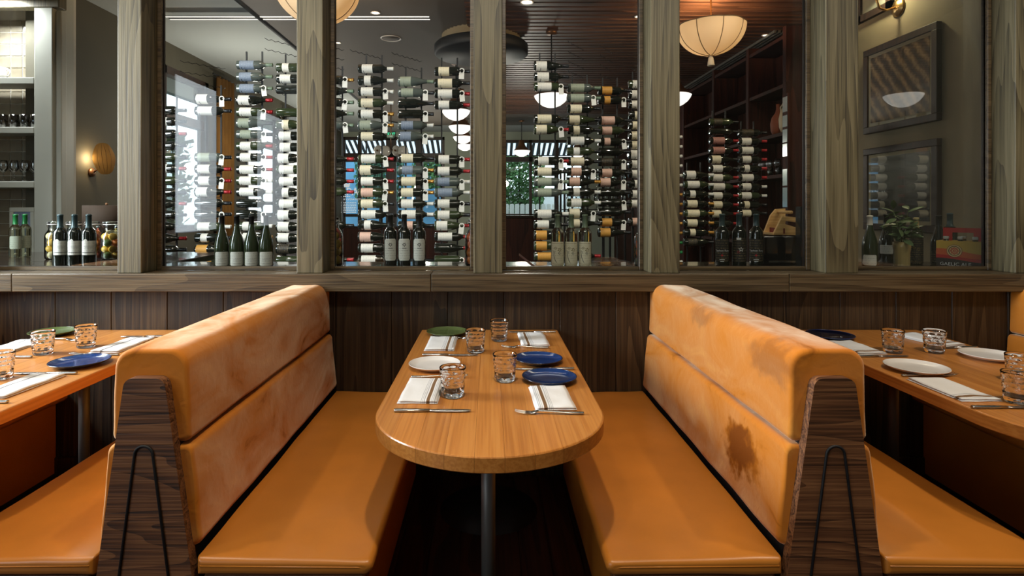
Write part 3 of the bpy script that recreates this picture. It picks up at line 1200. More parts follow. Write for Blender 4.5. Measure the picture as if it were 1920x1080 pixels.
def napkin(x0, x1, y0, y1, kind, label, rz=0):
    t = thing('folded_napkin', label, 'napkin', ((x0 + x1) / 2, (y0 + y1) / 2, TZ), rz, 'folded striped napkins')
    hx, hy = (x1 - x0) / 2, (y1 - y0) / 2
    seed = random.uniform(0, 50)
    for L_, (z0, z1, inset) in enumerate(((.0006, .0055, 0), (.0058, .0115, .003))):
        nx, ny = 10, 16
        vs, fs = [], []
        for side in (1, 0):
            for j in range(ny + 1):
                for i in range(nx + 1):
                    u, v = -1 + 2 * i / nx, -1 + 2 * j / ny
                    e = .0035 * noise.noise(Vector((u * 1.2 + seed, v * 1.7, L_)))
                    xx = u * (hx - inset) + .003 * noise.noise(Vector((v * 1.5, seed, L_ * 3)))
                    yy = v * (hy - inset) + .004 * noise.noise(Vector((u * 1.5, seed + 9, L_ * 3)))
                    rim = max(abs(u), abs(v))
                    drop = .0028 * max(0, (rim - .82) / .18) ** 2
                    if side:
                        zz = z1 + (e if L_ else 0) - drop
                    else:
                        zz = z0 + drop * .4
                    vs.append((xx, yy, max(zz, z0)))
        W_ = nx + 1
        n1 = W_ * (ny + 1)
        for j in range(ny):
            for i in range(nx):
                a = j * W_ + i
                fs.append((a, a + 1, a + W_ + 1, a + W_))
                fs.append((n1 + a, n1 + a + W_, n1 + a + W_ + 1, n1 + a + 1))
        ring = [i for i in range(W_)] + [j * W_ + nx for j in range(1, ny + 1)] + [ny * W_ + i for i in range(nx - 1, -1, -1)] + [j * W_ for j in range(ny - 1, 0, -1)]
        for q in range(len(ring)):
            a, b = ring[q], ring[(q + 1) % len(ring)]
            fs.append((a, n1 + a, n1 + b, b))
        MB().add(vs, fs, True).build('upper_fold' if L_ else 'lower_fold', nap_mats[kind], t)


def bar_loft(pts):
    """pts: (x, z, halfwidth, halfthick) -> flat bar along X, 8-sided section"""
    vs, fs = [], []
    for x, z, w, h in pts:
        for k in range(8):
            a = 2 * math.pi * (k + .5) / 8
            vs.append((x, w * 1.08 * math.cos(a), z + h * 1.08 * math.sin(a)))
    n = len(pts)
    for i in range(n - 1):
        for k in range(8):
            fs.append((i * 8 + k, i * 8 + (k + 1) % 8, i * 8 + 8 + (k + 1) % 8, i * 8 + 8 + k))
    fs += [tuple(range(7, -1, -1)), tuple(range((n - 1) * 8, n * 8))]
    return MB().add(vs, fs, True)


# knife: handle at x 0 .. .105, blade to .235; lies on edge side
KN_H = bar_loft([(0, .0045, .0062, .0040), (.003, .0045, .0072, .0044), (.06, .0045, .0076, .0042), (.108, .0045, .0060, .0036)]).mesh('handle', M['steel'])
KN_B = bar_loft([(.108, .0045, .0055, .0028), (.125, .0045, .0085, .0013), (.19, .0045, .0100, .0011), (.225, .0045, .0078, .0010), (.235, .0045, .0015, .0006)]).mesh('blade', M['steel'])
fk = [(0, .004, .0062, .0028), (.003, .004, .0075, .0032), (.05, .0045, .0070, .0026), (.115, .008, .0036, .0024), (.135, .009, .0044, .0020), (.148, .006, .0110, .0013), (.160, .0035, .0125, .0011)]
FK_H = bar_loft(fk[:5]).mesh('handle', M['steel'])
_h = bar_loft(fk[4:])
for k in range(4):
    yy = -.0102 + k * .0068
    q = bar_loft([(.158, .0036, .0022, .0010), (.18, .0040, .0020, .0010), (.200, .0075, .0014, .0008), (.208, .0105, .0008, .0006)])
    _h.add([(v[0], v[1] + yy, v[2]) for v in q.v], q.f, True)
FK_B = _h.mesh('head', M['steel'])


def cutlery(kind, x, y, ang, label, z=TZ + .0006):
    """(x,y) is the free end of the handle, ang the direction towards the tip"""
    t = thing('table_knife' if kind == 'k' else 'table_fork', label, 'knife' if kind == 'k' else 'fork', (x, y, z), math.radians(ang), 'steel table cutlery')
    inst('handle', KN_H if kind == 'k' else FK_H, t)
    inst('blade' if kind == 'k' else 'head', KN_B if kind == 'k' else FK_B, t)


# centre table
tumbler(*T(849, 743), 'dimpled tumbler on centre table beside the front left napkin')
tumbler(*T(946.5, 714), 'dimpled tumbler on centre table beside the two blue plates')
tumbler(*T(891.5, 660.5), 'dimpled tumbler on centre table beside the rear left napkin')
tumbler(*T(936, 639), 'rearmost dimpled tumbler on centre table near the wainscot')
plate(*T(815, 689), 'white', 'white side plate on centre table between two left napkins', .1)
plate(*T(1009, 679), 'blue', 'blue side plate on centre table, the one farther from the viewer', .098)
plate(*T(1030, 714), 'blue', 'blue side plate on centre table behind the front right napkin', .098)
plate(PX(838, 2.83), 2.835, 'green', 'olive green side plate at rear left corner of centre table', .1)
napkin(-.292, -.162, 1.825, 2.085, 'R', 'folded napkin at front left of centre table, beside a tumbler', -.02)
napkin(-.285, -.153, 2.50, 2.755, 'R', 'folded napkin at rear left of centre table below the green plate', -.01)
napkin(.139, .269, 2.585, 2.845, 'L', 'folded napkin at rear right corner of centre table', .03)
napkin(.138, .266, 1.765, 1.995, 'L', 'folded napkin at front right of centre table with fork before it', .03)
cutlery('k', -.291, 1.757, 0, 'knife in front of the front left napkin on centre table')
cutlery('k', -.282, 2.425, 0, 'knife in front of the rear left napkin on centre table')
cutlery('k', .325, 2.215, 180, 'knife between the two blue plates on centre table')
cutlery('k', .330, 2.875, 180, 'knife behind the rear right napkin on centre table')
cutlery('f', .284, 1.735, 178, 'fork in front of the front right napkin on centre table')
cutlery('f', .262, 2.555, 177, 'fork in front of the rear right napkin on centre table')
cutlery('f', -.285, 2.775, -12, 'fork behind the rear left napkin on centre table')
cutlery('f', -.287, 2.110, 1, 'fork behind the front left napkin on centre table')
# left table
tumbler(*T(80.5, 664), 'dimpled tumbler on left table in front of the green plate')
tumbler(*T(161, 651), 'rearmost dimpled tumbler on left table beside the striped napkin')
tumbler(*T(1, 710), 'dimpled tumbler at the left picture edge on left table')
plate(*T(150, 684), 'blue', 'blue side plate at the edge of left table', .105)
plate(PX(99, 2.83), 2.83, 'green', 'green side plate at the rear of left table', .1)
napkin(-1.715, -1.585, 2.47, 2.74, 'M', 'folded napkin on left table behind the blue plate', -.03)
napkin(-2.19, -2.055, 2.44, 2.70, 'M', 'folded napkin on left table left of the middle tumbler', .05)
napkin(-1.70, -1.572, 1.875, 2.135, 'M', 'folded napkin at the front edge of left table', -.03)
cutlery('f', -1.565, 2.43, 178, 'fork half under the blue plate on left table')
cutlery('k', -1.545, 2.155, 180, 'knife poking out from the front napkin of left table')
cutlery('k', -1.90, 2.39, 180, 'knife beside the middle tumbler of left table')
cutlery('k', -1.545, 2.775, 180, 'knife behind the striped napkin on left table')
cutlery('f', -2.12, 2.735, -12, 'fork beside the green plate on left table')
cutlery('k', -1.535, 1.835, 180, 'knife at lower left picture edge on left table')
# right table
tumbler(*T(1674, 661), 'dimpled tumbler on right table near the right booth back')
tumbler(*T(1752, 661), 'dimpled tumbler on right table in front of the rear napkin')
tumbler(1.688, 1.84, 'dimpled tumbler at the front right picture edge on right table')
tumbler(1.897, 2.06, 'dimpled tumbler at the right picture edge behind another tumbler')
plate(*T(1556, 634), 'navy', 'navy side plate at rear corner of right table', .105)
plate(*T(1718, 695), 'white', 'white side plate on right table nearest the booth', .106)
plate(*T(1856, 672), 'white', 'white side plate on right table farther from the booth', .104)
napkin(1.555, 1.685, 2.44, 2.675, 'F', 'folded napkin on right table in front of the navy plate', .05)
napkin(1.99, 2.13, 2.585, 2.84, 'F', 'rear folded napkin on right table behind a tumbler', .2)
napkin(1.51, 1.642, 1.845, 2.085, 'F', 'folded napkin at front edge of right table beside a fork', .02)
cutlery('f', 1.522, 2.125, 3, 'fork between white plate and front napkin on right table')
cutlery('k', 1.515, 2.405, 0, 'knife in front of the near tumbler on right table')
cutlery('k', 1.496, 1.786, 0, 'knife at the front edge of right table')
cutlery('f', 1.535, 2.745, 0, 'fork beside the navy plate on right table')
cutlery('k', 2.165, 2.56, 184, 'knife poking out from the rear napkin of right table')

# ------------------------------------------------------------------ wine bottles
BORD = [(0, .004), (.030, .0), (.0365, .004), (.0375, .010), (.0375, .190), (.0355, .203), (.028, .216), (.019, .226), (.0155, .236), (.0145, .25), (.0142, .292), (.0158, .293), (.0158, .300), (.0120, .302), (0, .302)]
BURG = [(0, .004), (.034, .0), (.0405, .004), (.0415, .010), (.0415, .120), (.0400, .138), (.0350, .162), (.0270, .190), (.0195, .215), (.0158, .235), (.0145, .25), (.0142, .292), (.0160, .293), (.0160, .300), (.0120, .302), (0, .302)]


def prof_r(prof, z):
    for (r0, z0), (r1, z1) in zip(prof, prof[1:]):
        if z0 <= z <= z1 and z1 > z0:
            return r0 + (r1 - r0) * (z - z0) / (z1 - z0)
    return prof[-1][0]


def curved_label(prof, z0, z1, half, cut=.004, dr=.0006, nx=14, nz=8):
    """paper patch wrapped on the bottle, facing -Y"""
    mb = MB()
    vs, fs = [], []
    for j in range(nz + 1):
        z = z0 + (z1 - z0) * j / nz
        e = min(z - z0, z1 - z)
        k = half - (0 if e > cut else (cut - e) / prof_r(prof, z))
        for i in range(nx + 1):
            a = -math.pi / 2 - k + 2 * k * i / nx
            r = prof_r(prof, z) + dr
            vs.append((r * math.cos(a), r * math.sin(a), z))
    for j in range(nz):
        for i in range(nx):
            p = j * (nx + 1) + i
            fs.append((p, p + 1, p + nx + 2, p + nx + 1))
    return mb.add(vs, fs, True)


def capsule(prof, z0, dr=.0007, seg=16):
    pr = [(prof_r(prof, z0) + dr, z0)]
    for r, z in prof:
        if z > z0 and r > .001:
            pr.append((r + dr, z))
    pr.append((.010, .3032))
    pr.append((0, .3032))
    return MB().lathe(pr, seg)


def wrap(vs, fs, r, zc, a0=0, dr=.0011):
    mb = MB()
    mb.add([((r + dr) * math.cos(-math.pi / 2 + a0 + v[0] / r), (r + dr) * math.sin(-math.pi / 2 + a0 + v[0] / r), zc + v[1]) for v in vs], fs)
    return mb


BM, BMH = {}, {}


def bottle_parts(shape, glass, seg=20):
    k = (shape, glass, seg)
    if k not in BM:
        BM[k] = MB().lathe(BORD if shape == 'bord' else BURG, seg).mesh('wine_bottle', M[glass])
    return BM[k]


LM = {}


def rack_label(shape, kind, z0, z1):
    k = (shape, kind, z0, z1)
    if k not in LM:
        LM[k] = curved_label(BORD if shape == 'bord' else BURG, z0, z1, 1.75, .003, nx=12, nz=2).mesh('label', LAB[kind])
    return LM[k]


CM = {}


def cap_mesh(shape, kind, z0=.245):
    k = (shape, kind, z0)
    if k not in CM:
        CM[k] = capsule(BORD if shape == 'bord' else BURG, z0).mesh('capsule', CAP[kind])
    return CM[k]


# neck tag: a card with a ring at its top, hanging from the neck
def tag_mesh():
    w, h, r, R = .0215, .054, .0150, .0235
    outer, inner = [], []
    n = 20
    for k in range(n):
        a = 2 * math.pi * k / n
        x, z = R * math.cos(a), R * math.sin(a)
        inner.append((r * math.cos(a), r * math.sin(a)))
        outer.append((x, z))
    mb = MB()
    for y in (-.0004, .0004):
        vs = [(x, y, z) for x, z in inner] + [(x, y, z) for x, z in outer]
        mb.add(vs, [(k, (k + 1) % n, n + (k + 1) % n, n + k) for k in range(n)])
    mb.box(-w, w, -.0004, .0004, -R - h + .008, -R + .008)
    return mb.mesh('neck_tag', M['paper'])


TAGM = tag_mesh()
ORD = ['first', 'second', 'third', 'fourth', 'fifth', 'sixth', 'seventh', 'eighth', 'ninth', 'tenth', 'eleventh', 'twelfth', 'thirteenth', 'fourteenth', 'fifteenth', 'sixteenth', 'seventeenth', 'eighteenth']
KIND = {'w': 'white-labelled', 'c': 'cream-labelled', 'o': 'ochre-labelled', 'p': 'pink-labelled', 'g': 'grey-labelled', 'b': 'blue-grey-labelled', 'd': 'dark', 'r': 'red-printed'}
# columns: (pane, nth in pane, base pixel, depth, rows, capsule colours, tagged rows)
COLS = [
    ('second', 1, 283, 4.9, [(207, 'w'), (228, 'w'), (251, 'w'), (273, 'w'), (295, 'w'), (316, 'w'), (339, 'd'), (361, 'd'), (382, 'd'), (403, 'd'), (425, 'd'), (447, 'd'), (468, 'c'), (487, 'c')], ['black', 'black', 'red'], []),
    ('second', 2, 367, 4.9, [(186, 'w'), (208, 'w'), (295, 'g'), (317, 'w'), (339, 'w'), (360, 'w'), (381, 'd'), (402, 'd'), (425, 'w'), (446, 'w'), (468, 'o'), (488, 'o')], ['black', 'black', 'black', 'red', 'red', 'red', 'black', 'black', 'white', 'black', 'black', 'black'], [0, 2, 4, 7]),
    ('second', 3, 445, 4.9, [(122, 'b'), (144, 'b'), (166, 'b'), (188, 'w'), (210, 'w'), (231, 'g'), (252, 'g'), (274, 'w'), (295, 'w'), (318, 'w'), (339, 'w'), (360, 'w'), (381, 'd'), (402, 'd'), (424, 'w'), (445, 'w')], ['sage', 'sage', 'sage', 'red', 'red', 'black', 'black', 'red', 'red', 'red', 'white', 'white', 'black', 'black', 'white', 'gold'], [2, 4, 6, 8, 9, 10, 13]),
    ('second', 4, 519, 4.9, [(127, 'w'), (148, 'w'), (168, 'd'), (211, 'd'), (234, 'c'), (255, 'w'), (276, 'w'), (297, 'w'), (318, 'w'), (340, 'w'), (361, 'w'), (382, 'w'), (403, 'w'), (425, 'w'), (446, 'w'), (467, 'd'), (488, 'd')], ['black'], []),
    ('third', 1, 597, 4.9, [(150, 'w'), (171, 'w'), (192, 'w'), (213, 'w'), (235, 'g'), (298, 'd'), (319, 'd'), (340, 'd'), (360, 'd'), (423, 'd'), (487, 'd')], ['gold', 'sage', 'sage', 'sage', 'sage', 'red', 'red', 'red', 'red', 'black', 'red'], [0, 2, 4]),
    ('third', 2, 672, 4.9, [(129, 'w'), (151, 'w'), (172, 'w'), (193, 'c'), (214, 'w'), (235, 'g'), (256, 'c'), (298, 'w'), (319, 'c'), (340, 'w'), (361, 'p'), (382, 'c'), (402, 'w'), (422, 'w'), (444, 'p'), (465, 'w'), (487, 'w')], ['white', 'white', 'white', 'white', 'gold', 'gold', 'sage', 'red', 'red', 'red', 'gold', 'black', 'black', 'black', 'black', 'black', 'black'], [2, 4, 5, 7, 9, 10, 11]),
    ('third', 3, 747, 4.9, [(153, 'g'), (174, 'g'), (194, 'd'), (214, 'd'), (235, 'b'), (256, 'b'), (297, 'c'), (319, 'b'), (340, 'c'), (361, 'c'), (382, 'w'), (402, 'w'), (423, 'p')], ['sage', 'black', 'black', 'black', 'white', 'white', 'black', 'gold', 'gold', 'gold', 'white', 'white', 'black'], [1, 3, 5, 7, 8, 9]),
    ('third', 4, 815, 4.9, [(134, 'c'), (156, 'c'), (176, 'w'), (197, 'w'), (299, 'w'), (321, 'w'), (341, 'b'), (361, 'b'), (382, 'w'), (403, 'w'), (423, 'w'), (444, 'w'), (465, 'd'), (487, 'd')], ['black', 'black', 'red', 'red', 'red', 'red', 'white', 'white', 'black', 'black', 'red', 'red', 'red', 'red'], [0, 2, 4, 6, 8, 10, 13]),
    ('fourth', 1, 1001, 5.0, [(124, 'w'), (144, 'w'), (163, 'w'), (223, 'c'), (243, 'c'), (302, 'w'), (322, 'c'), (341, 'g'), (361, 'g'), (401, 'w'), (421, 'w'), (441, 'o'), (461, 'o'), (481, 'o')], ['black', 'black', 'black', 'black', 'red', 'red', 'black', 'sage', 'sage', 'white', 'black', 'black', 'black', 'black'], [2, 4, 5, 7]),
    ('fourth', 2, 1063, 5.15, [(165, 'g'), (184, 'g'), (204, 'c'), (225, 'c'), (244, 'c'), (264, 'w'), (284, 'w'), (303, 'c'), (322, 'p'), (341, 'p'), (360, 'w'), (380, 'w'), (400, 'c'), (419, 'c'), (480, 'd')], ['sage', 'sage', 'black', 'black', 'black', 'white', 'black', 'black', 'black', 'gold', 'white', 'white', 'black', 'black', 'red'], [1, 8, 12]),
    ('fourth', 3, 1121, 5.3, [(170, 'o'), (188, 'o'), (226, 'p'), (245, 'p'), (266, 'p'), (285, 'd'), (304, 'd'), (324, 'p'), (342, 'p'), (361, 'd'), (380, 'd'), (398, 'd'), (417, 'o'), (436, 'o')], ['black'], [1, 4, 6, 8, 10, 12]),
    ('fourth', 4, 1178, 5.45, [(158, 'w'), (177, 'w'), (196, 'w'), (216, 'c'), (235, 'c'), (254, 'c'), (272, 'c'), (290, 'w'), (308, 'w'), (326, 'w'), (345, 'w'), (364, 'w'), (382, 'w'), (416, 'p')], ['black'], []),
    ('fifth', 1, 1222, 5.7, [(257, 'w'), (275, 'w'), (293, 'w'), (311, 'w'), (329, 'w'), (347, 'w'), (365, 'w'), (383, 'w'), (401, 'w'), (419, 'w'), (437, 'w'), (455, 'w'), (473, 'w'), (491, 'w')], ['white', 'white', 'white', 'white', 'white', 'white', 'gold', 'gold', 'gold', 'gold', 'gold', 'green', 'green', 'white'], []),
    ('fifth', 2, 1282, 5.8, [(328, 'w'), (346, 'w'), (364, 'w'), (382, 'c'), (400, 'c'), (418, 'c'), (436, 'c'), (454, 'd')], ['white', 'white', 'white', 'gold', 'gold', 'gold', 'gold', 'black'], []),
    ('fifth', 3, 1330, 6.0, [(229, 'd'), (247, 'd'), (264, 'r'), (282, 'r'), (299, 'c'), (316, 'w'), (333, 'w'), (350, 'w'), (367, 'w'), (384, 'c'), (401, 'c'), (419, 'd'), (437, 'd')], ['black', 'black', 'red', 'red', 'black', 'black', 'red', 'red', 'red', 'red', 'red', 'red', 'red'], []),
    ('fifth', 4, 1384, 6.1, [(249, 'd'), (265, 'w'), (282, 'w'), (299, 'w'), (316, 'w'), (333, 'w'), (350, 'w'), (367, 'w'), (384, 'c'), (400, 'c')], ['black', 'red', 'red', 'red', 'red', 'red', 'white', 'white', 'black', 'black'], []),
]

zig = MB()
zp = []
for k in range(13):
    zp.append((-.20 + k * .0165, -.19 + k * .031, .006 * ((-1) ** k) + .025 * k / 12))
zig.tube(zp, .0025, 5)
ZIG = zig.mesh('wire', M['black'])
PEG = MB()
for dx in (.055, .190):
    PEG.tube([(dx, .055, .02), (dx, .03, -.046), (dx, -.01, -.046), (dx, -.05, -.036), (dx, -.052, -.028)], .0022, 5)
PEGM = PEG.mesh('peg', M['black'])
ROWS_UP = {('second', 3): 0, ('second', 2): 3, ('second', 4): 2, ('third', 1): 3, ('third', 2): 1, ('third', 3): 2, ('third', 4): 0, ('fourth', 1): 0, ('fourth', 2): 4, ('fourth', 3): 4, ('fourth', 4): 1}
for pane, ci, bx_, Y, rows, caps, tags in COLS:
    x0 = PX(bx_, Y)
    rk = thing('wine_rack', 'black wire wine rack, %s column behind the %s window pane' % (ORD[ci - 1], pane), 'wine rack', (x0, Y, 0), 0, 'wire wine racks')
    zt = PZ(rows[0][0], Y)
    for dx in (.055, .190):
        MB().box(dx - .006, dx + .006, .052, .062, 0, zt + .13).build('upright', M['black'], rk)
    up = ROWS_UP.get((pane, ci), 0)
    for k in range(up):
        inst('wire', ZIG, rk, (.18, -.02, zt + .10 + .085 * k))
    z_prev = None
    for i, (py, kind) in enumerate(rows):
        z = PZ(py, Y)
        inst('peg', PEGM, rk, (0, 0, z))
        rr = random.random()
        shape = 'burg' if rr < .22 else 'bord'
        glass = {'g': 'wineglass_pale', 'b': 'wineglass_pale'}.get(kind, 'wineglass_green' if random.random() < .2 else 'wineglass_dark')
        o = inst('wine_bottle', bottle_parts(shape, glass), None, (x0, Y, z), (0, math.pi / 2, 0))
        word = KIND[kind]
        tag(o, '%s wine bottle, %s from top, %s rack column of %s window pane' % (word, ORD[i], ORD[ci - 1], pane), 'wine bottle', 'bottles lying in the wine racks')
        l0, l1 = ((.018, .110) if shape == 'burg' else random.choice([(.028, .128), (.035, .125), (.030, .150)]))
        if random.random() < .12:
            l0, l1 = .055, .11
        if kind != 'd' or random.random() < .35:
            inst('label', rack_label(shape, kind, l0, l1), o)
        inst('capsule', cap_mesh(shape, caps[i % len(caps)]), o)
        if i in tags:
            tg = inst('neck_tag', TAGM, o, (0, -.026, .232), (0, -math.pi / 2, random.uniform(-.5, .5)))
            tg.rotation_euler = (random.uniform(-.03, .03), -math.pi / 2 + random.uniform(-.14, .14), random.uniform(-.05, .05))

# downlights of the wine room, aimed at the racks
for x in (-2.6, -1.3, 0.3, 1.5):
    spot('rack_downlight', (x, 3.55, 3.38), (x, 4.9, 1.75), 55, (1, .90, .76), 95, .05)
spot('rack_downlight', (2.3, 4.3, 3.38), (2.3, 6.0, 1.8), 28, (1, .86, .68), 80, .05)

# ------------------------------------------------------------------ bottles standing on the counter
CZ = 1.027


def standing(label, px, Y, shape='bord', glass='wineglass_dark', cap='black', cap_z=.232, lab=None, lab_kind='w', half=1.15, sc=1.0, cut=.005, rz=0, crest=None):
    prof = BORD if shape == 'bord' else BURG
    o = inst('wine_bottle', bottle_parts(shape, glass, 32), None, (PX(px, Y), Y, CZ), (0, 0, rz + math.atan2(-PX(px, Y), Y) * -1 * -1))
    o.scale = (sc, sc, sc)
    tag(o, label, 'wine bottle', 'wine bottles standing on the counter')
    if cap:
        inst('capsule', cap_mesh(shape, cap, cap_z), o)
    if lab:
        lb = curved_label(prof, lab[0], lab[1], half, cut, nx=20, nz=14).build('label', LAB[lab_kind], o)
        if crest:
            crest(o, lb, prof)
    return o


INK = plain('label_ink', S(60, 58, 56), .7)
INKL = plain('label_line', S(150, 148, 146), .7)
RED = plain('label_red', S(180, 30, 34), .6)
WHT = plain('label_white_ink', S(220, 220, 220), .6)


def line_on(lb, r, x0, x1, z, h, mat):
    n = 8
    vs = [(x0 + (x1 - x0) * k / n, s * h / 2) for s in (-1, 1) for k in range(n + 1)]
    wrap(vs, [(k, k + 1, n + 2 + k, n + 1 + k) for k in range(n)], r, z).build('print', mat, lb)


def burst_on(lb, r, x, z, R, mat, n=7):
    vs, fs = [], []
    for k in range(n):
        a = 2 * math.pi * k / n + .3
        d = (math.cos(a), math.sin(a))
        p = (-d[1], d[0])
        b = len(vs)
        for q, w in ((.22, .02), (.6, .2), (1.0, .02)):
            vs += [(x + R * (d[0] * q + p[0] * w), R * (d[1] * q + p[1] * w)), (x + R * (d[0] * q - p[0] * w), R * (d[1] * q - p[1] * w))]
        fs += [(b, b + 1, b + 3, b + 2), (b + 2, b + 3, b + 5, b + 4)]
    wrap(vs, fs, r, z).build('emblem', mat, lb)


def crest_estate(o, lb, prof):
    r = .0375
    n = 14
    vs = [(0, 0)] + [(.009 * math.cos(2 * math.pi * k / n), .009 * math.sin(2 * math.pi * k / n)) for k in range(n)]
    wrap([(v[0] - .016, v[1]) for v in vs], [(0, k + 1, (k + 1) % n + 1) for k in range(n)], r, .151, dr=.0009).build('seal', LAB['w'], lb)
    line_on(lb, r, -.036, .036, .083, .003, INK)
    line_on(lb, r, -.026, .026, .118, .0016, INKL)
    line_on(lb, r, -.02, .02, .110, .0016, INKL)


def crest_leaf(o, lb, prof):
    burst_on(lb, .0375, 0, .128, .013, INK)
    line_on(lb, .0375, -.013, .013, .108, .0028, INK)
    line_on(lb, .0375, -.02, .02, .095, .001, INKL)


def crest_plain(o, lb, prof):
    for z in (.045, .034, .018):
        line_on(lb, .0415, -.022, .022, z, .0013, INKL)


def crest_flower(o, lb, prof):
    r = .0375
    gold = plain('print_olive', S(120, 100, 50), .6)
    burst_on(lb, r, .012, .098, .013, gold, 6)
    burst_on(lb, r, -.012, .108, .010, gold, 6)
    burst_on(lb, r, .010, .078, .009, INK, 6)
    burst_on(lb, r, -.02, .085, .009, INK, 5)
    tb = [(-.022 + .016 * (k / 10) ** 2, .075 - .05 * k / 10) for k in range(11)]
    vs = [(x + w, z) for x, z in tb for w in (-.0016, .0016)]
    wrap(vs, [(2 * k, 2 * k + 1, 2 * k + 3, 2 * k + 2) for k in range(10)], r, 0).build('print', INK, lb)
    line_on(lb, r, -.034, .034, .134, .0015, gold)
    line_on(lb, r, -.034, .034, .016, .0015, gold)


def crest_fury(o, lb, prof):
    vs, fs = text_data('Typhon Fury', .016)
    wrap(vs, fs, .0375, .092).build('lettering', WHT, lb)
    n = 12
    wrap([(0, 0)] + [(.006 * math.cos(2 * math.pi * k / n), .006 * math.sin(2 * math.pi * k / n)) for k in range(n)], [(0, k + 1, (k + 1) % n + 1) for k in range(n)], .0375, .066).build('seal', RED, lb)
    line_on(lb, .0375, -.014, .014, .042, .003, WHT)
    line_on(lb, .0375, -.010, .010, .031, .003, WHT)


def crest_figure(o, lb, prof):
    burst_on(lb, .0375, -.004, .085, .009, RED, 5)
    burst_on(lb, .0375, .010, .10, .014, WHT, 5)
    line_on(lb, .0375, -.014, .010, .160, .012, WHT)


A3 = ['leftmost', 'middle', 'rightmost']
for i, px in enumerate((113, 140, 166.5)):
    standing('dark bottle with banded white label and seal, %s of three near the sconce' % A3[i], px, 3.42, 'bord', 'wineglass_dark', 'teal', .225, (.068, .150), 'w', 1.02, 1.02, .002, crest=crest_estate)
for i, px in enumerate((29, 47)):
    standing('clear white wine bottle with green capsule, %s one at far left' % ('left' if i == 0 else 'right'), px, 4.06 + .08 * i, 'bord', 'wineglass_clear', 'green', .232, (.06, .150), 'g', 1.0, 1.0)
for i, px in enumerate((416, 444, 471.5, 499)):
    standing('burgundy bottle with low square white label, %s of four in second pane' % ['first', 'second', 'third', 'fourth'][i], px, 3.42, 'burg', 'wineglass_green', 'black', .25, (.006, .088), 'w', .98, 1.0, .006, crest=crest_plain)
for i, px in enumerate((732, 758, 786)):
    standing('bordeaux bottle with tall cut-corner white label, %s of three in third pane' % A3[i], px, 3.42, 'bord', 'wineglass_dark', 'black', .228, (.036, .162), 'w', 1.0, 1.02, .010, crest=crest_leaf)
for i, px in enumerate((1045.5, 1071, 1097)):
    standing('golden bottle with floral cream label and sage capsule, %s of three in fourth pane' % A3[i], px, 3.42, 'bord', 'wineglass_clear', 'sage', .226, (.006, .145), 'c', 1.15, 1.02, .004, crest=crest_flower)
standing('black bottle with white gothic lettering, left of three in fifth pane', 1354, 3.42, 'bord', 'wineglass_dark', 'teal', .232, (.03, .16), 'd', 1.1, 1.03, crest=crest_fury)
standing('black bottle with grey figure and red mark, middle of three in fifth pane', 1386, 3.40, 'bord', 'wineglass_dark', 'teal', .232, (.03, .165), 'd', 1.1, 1.04, crest=crest_figure)
standing('black bottle with white gothic lettering, right of three in fifth pane', 1418, 3.42, 'bord', 'wineglass_dark', 'teal', .232, (.03, .16), 'd', 1.1, 1.03, crest=crest_fury)
standing('burgundy bottle with white capsule and low label at left of sixth pane', 1631, 3.42, 'burg', 'wineglass_green', 'white', .245, (.008, .07), 'w', .9, 1.0)
standing('dark bottle with white label between white-capped bottle and potted plant', 1662, 3.58, 'burg', 'wineglass_dark', 'black', .25, (.062, .116), 'w', .9, 1.02)
standing('bottle with gold floral print right of the potted plant', 1718, 3.56, 'bord', 'wineglass_green', 'yellow', .232, (.006, .185), 'd', 1.4, .95, crest=crest_flower)
standing('dark bottle left of the beer carton in sixth pane', 1760, 3.52, 'burg', 'wineglass_dark', 'black', .24, (.02, .09), 'd', 1.0, 1.0)
standing('dark bottle standing behind the beer carton', 1781, 3.64, 'bord', 'wineglass_dark', 'teal', .22, None, sc=1.04)

# ------------------------------------------------------------------ jars of fruit
JP = [(0, .0), (.052, .0), (.06, .006), (.062, .02), (.062, .150), (.058, .172), (.046, .192), (.040, .200), (.040, .226), (.043, .228), (.043, .234), (.038, .236)]


def fruit_mat(name, col):
    return plain(name, col, .45, var=.18, scale=30, bump=.1)


FR = {'lemon': fruit_mat('fruit_lemon', S(206, 160, 60)), 'orange': fruit_mat('fruit_orange', S(214, 110, 30)), 'pink': fruit_mat('fruit_pink', S(196, 84, 66)), 'pale': fruit_mat('fruit_pale', S(206, 186, 140)),
      'tomato': fruit_mat('fruit_tomato', S(186, 52, 26)), 'lime': fruit_mat('fruit_lime', S(70, 84, 40)), 'pumpkin': fruit_mat('fruit_pumpkin', S(226, 92, 14))}


def jar(label, px, Y, kinds, sc=1.0):
    t = thing('fruit_jar', label, 'jar', (PX(px, Y), Y, CZ), 0, 'clamp lid jars of fruit')
    t.scale = (sc, sc, sc)
    inner = [(r - .003, z) for r, z in JP[::-1] if r > .003][:-1]
    MB().lathe(JP, 28).build('jar_body', M['jar'], t)
    lid = MB().lathe([(0, .258), (.036, .256), (.043, .248), (.043, .240), (.0, .240)], 28).build('lid', M['jar'], t)
    MB().tube([(.044 * math.cos(a * math.pi / 12), .044 * math.sin(a * math.pi / 12), .237) for a in range(24)], .0025, 6, True).build('seal_ring', M['white_glaze'], t)
    MB().tube([(-.045, -.01, .215), (-.054, -.012, .235), (-.046, -.012, .252), (.046, -.012, .252)], .0016, 6).build('clamp_wire', M['steel'], t)
    cnt = 0
    for lv in range(4):
        for k in range(3):
            a = k * 2.094 + lv * 1.05 + .4
            kd = kinds[cnt % len(kinds)]
            cnt += 1
            f = MB().sphere((0, 0, 0), .0255, .0255, .0235, 14, 10)
            f.build('fruit', FR[kd], t, (.030 * math.cos(a), .030 * math.sin(a), .03 + lv * .042), (random.random(), random.random(), 0))


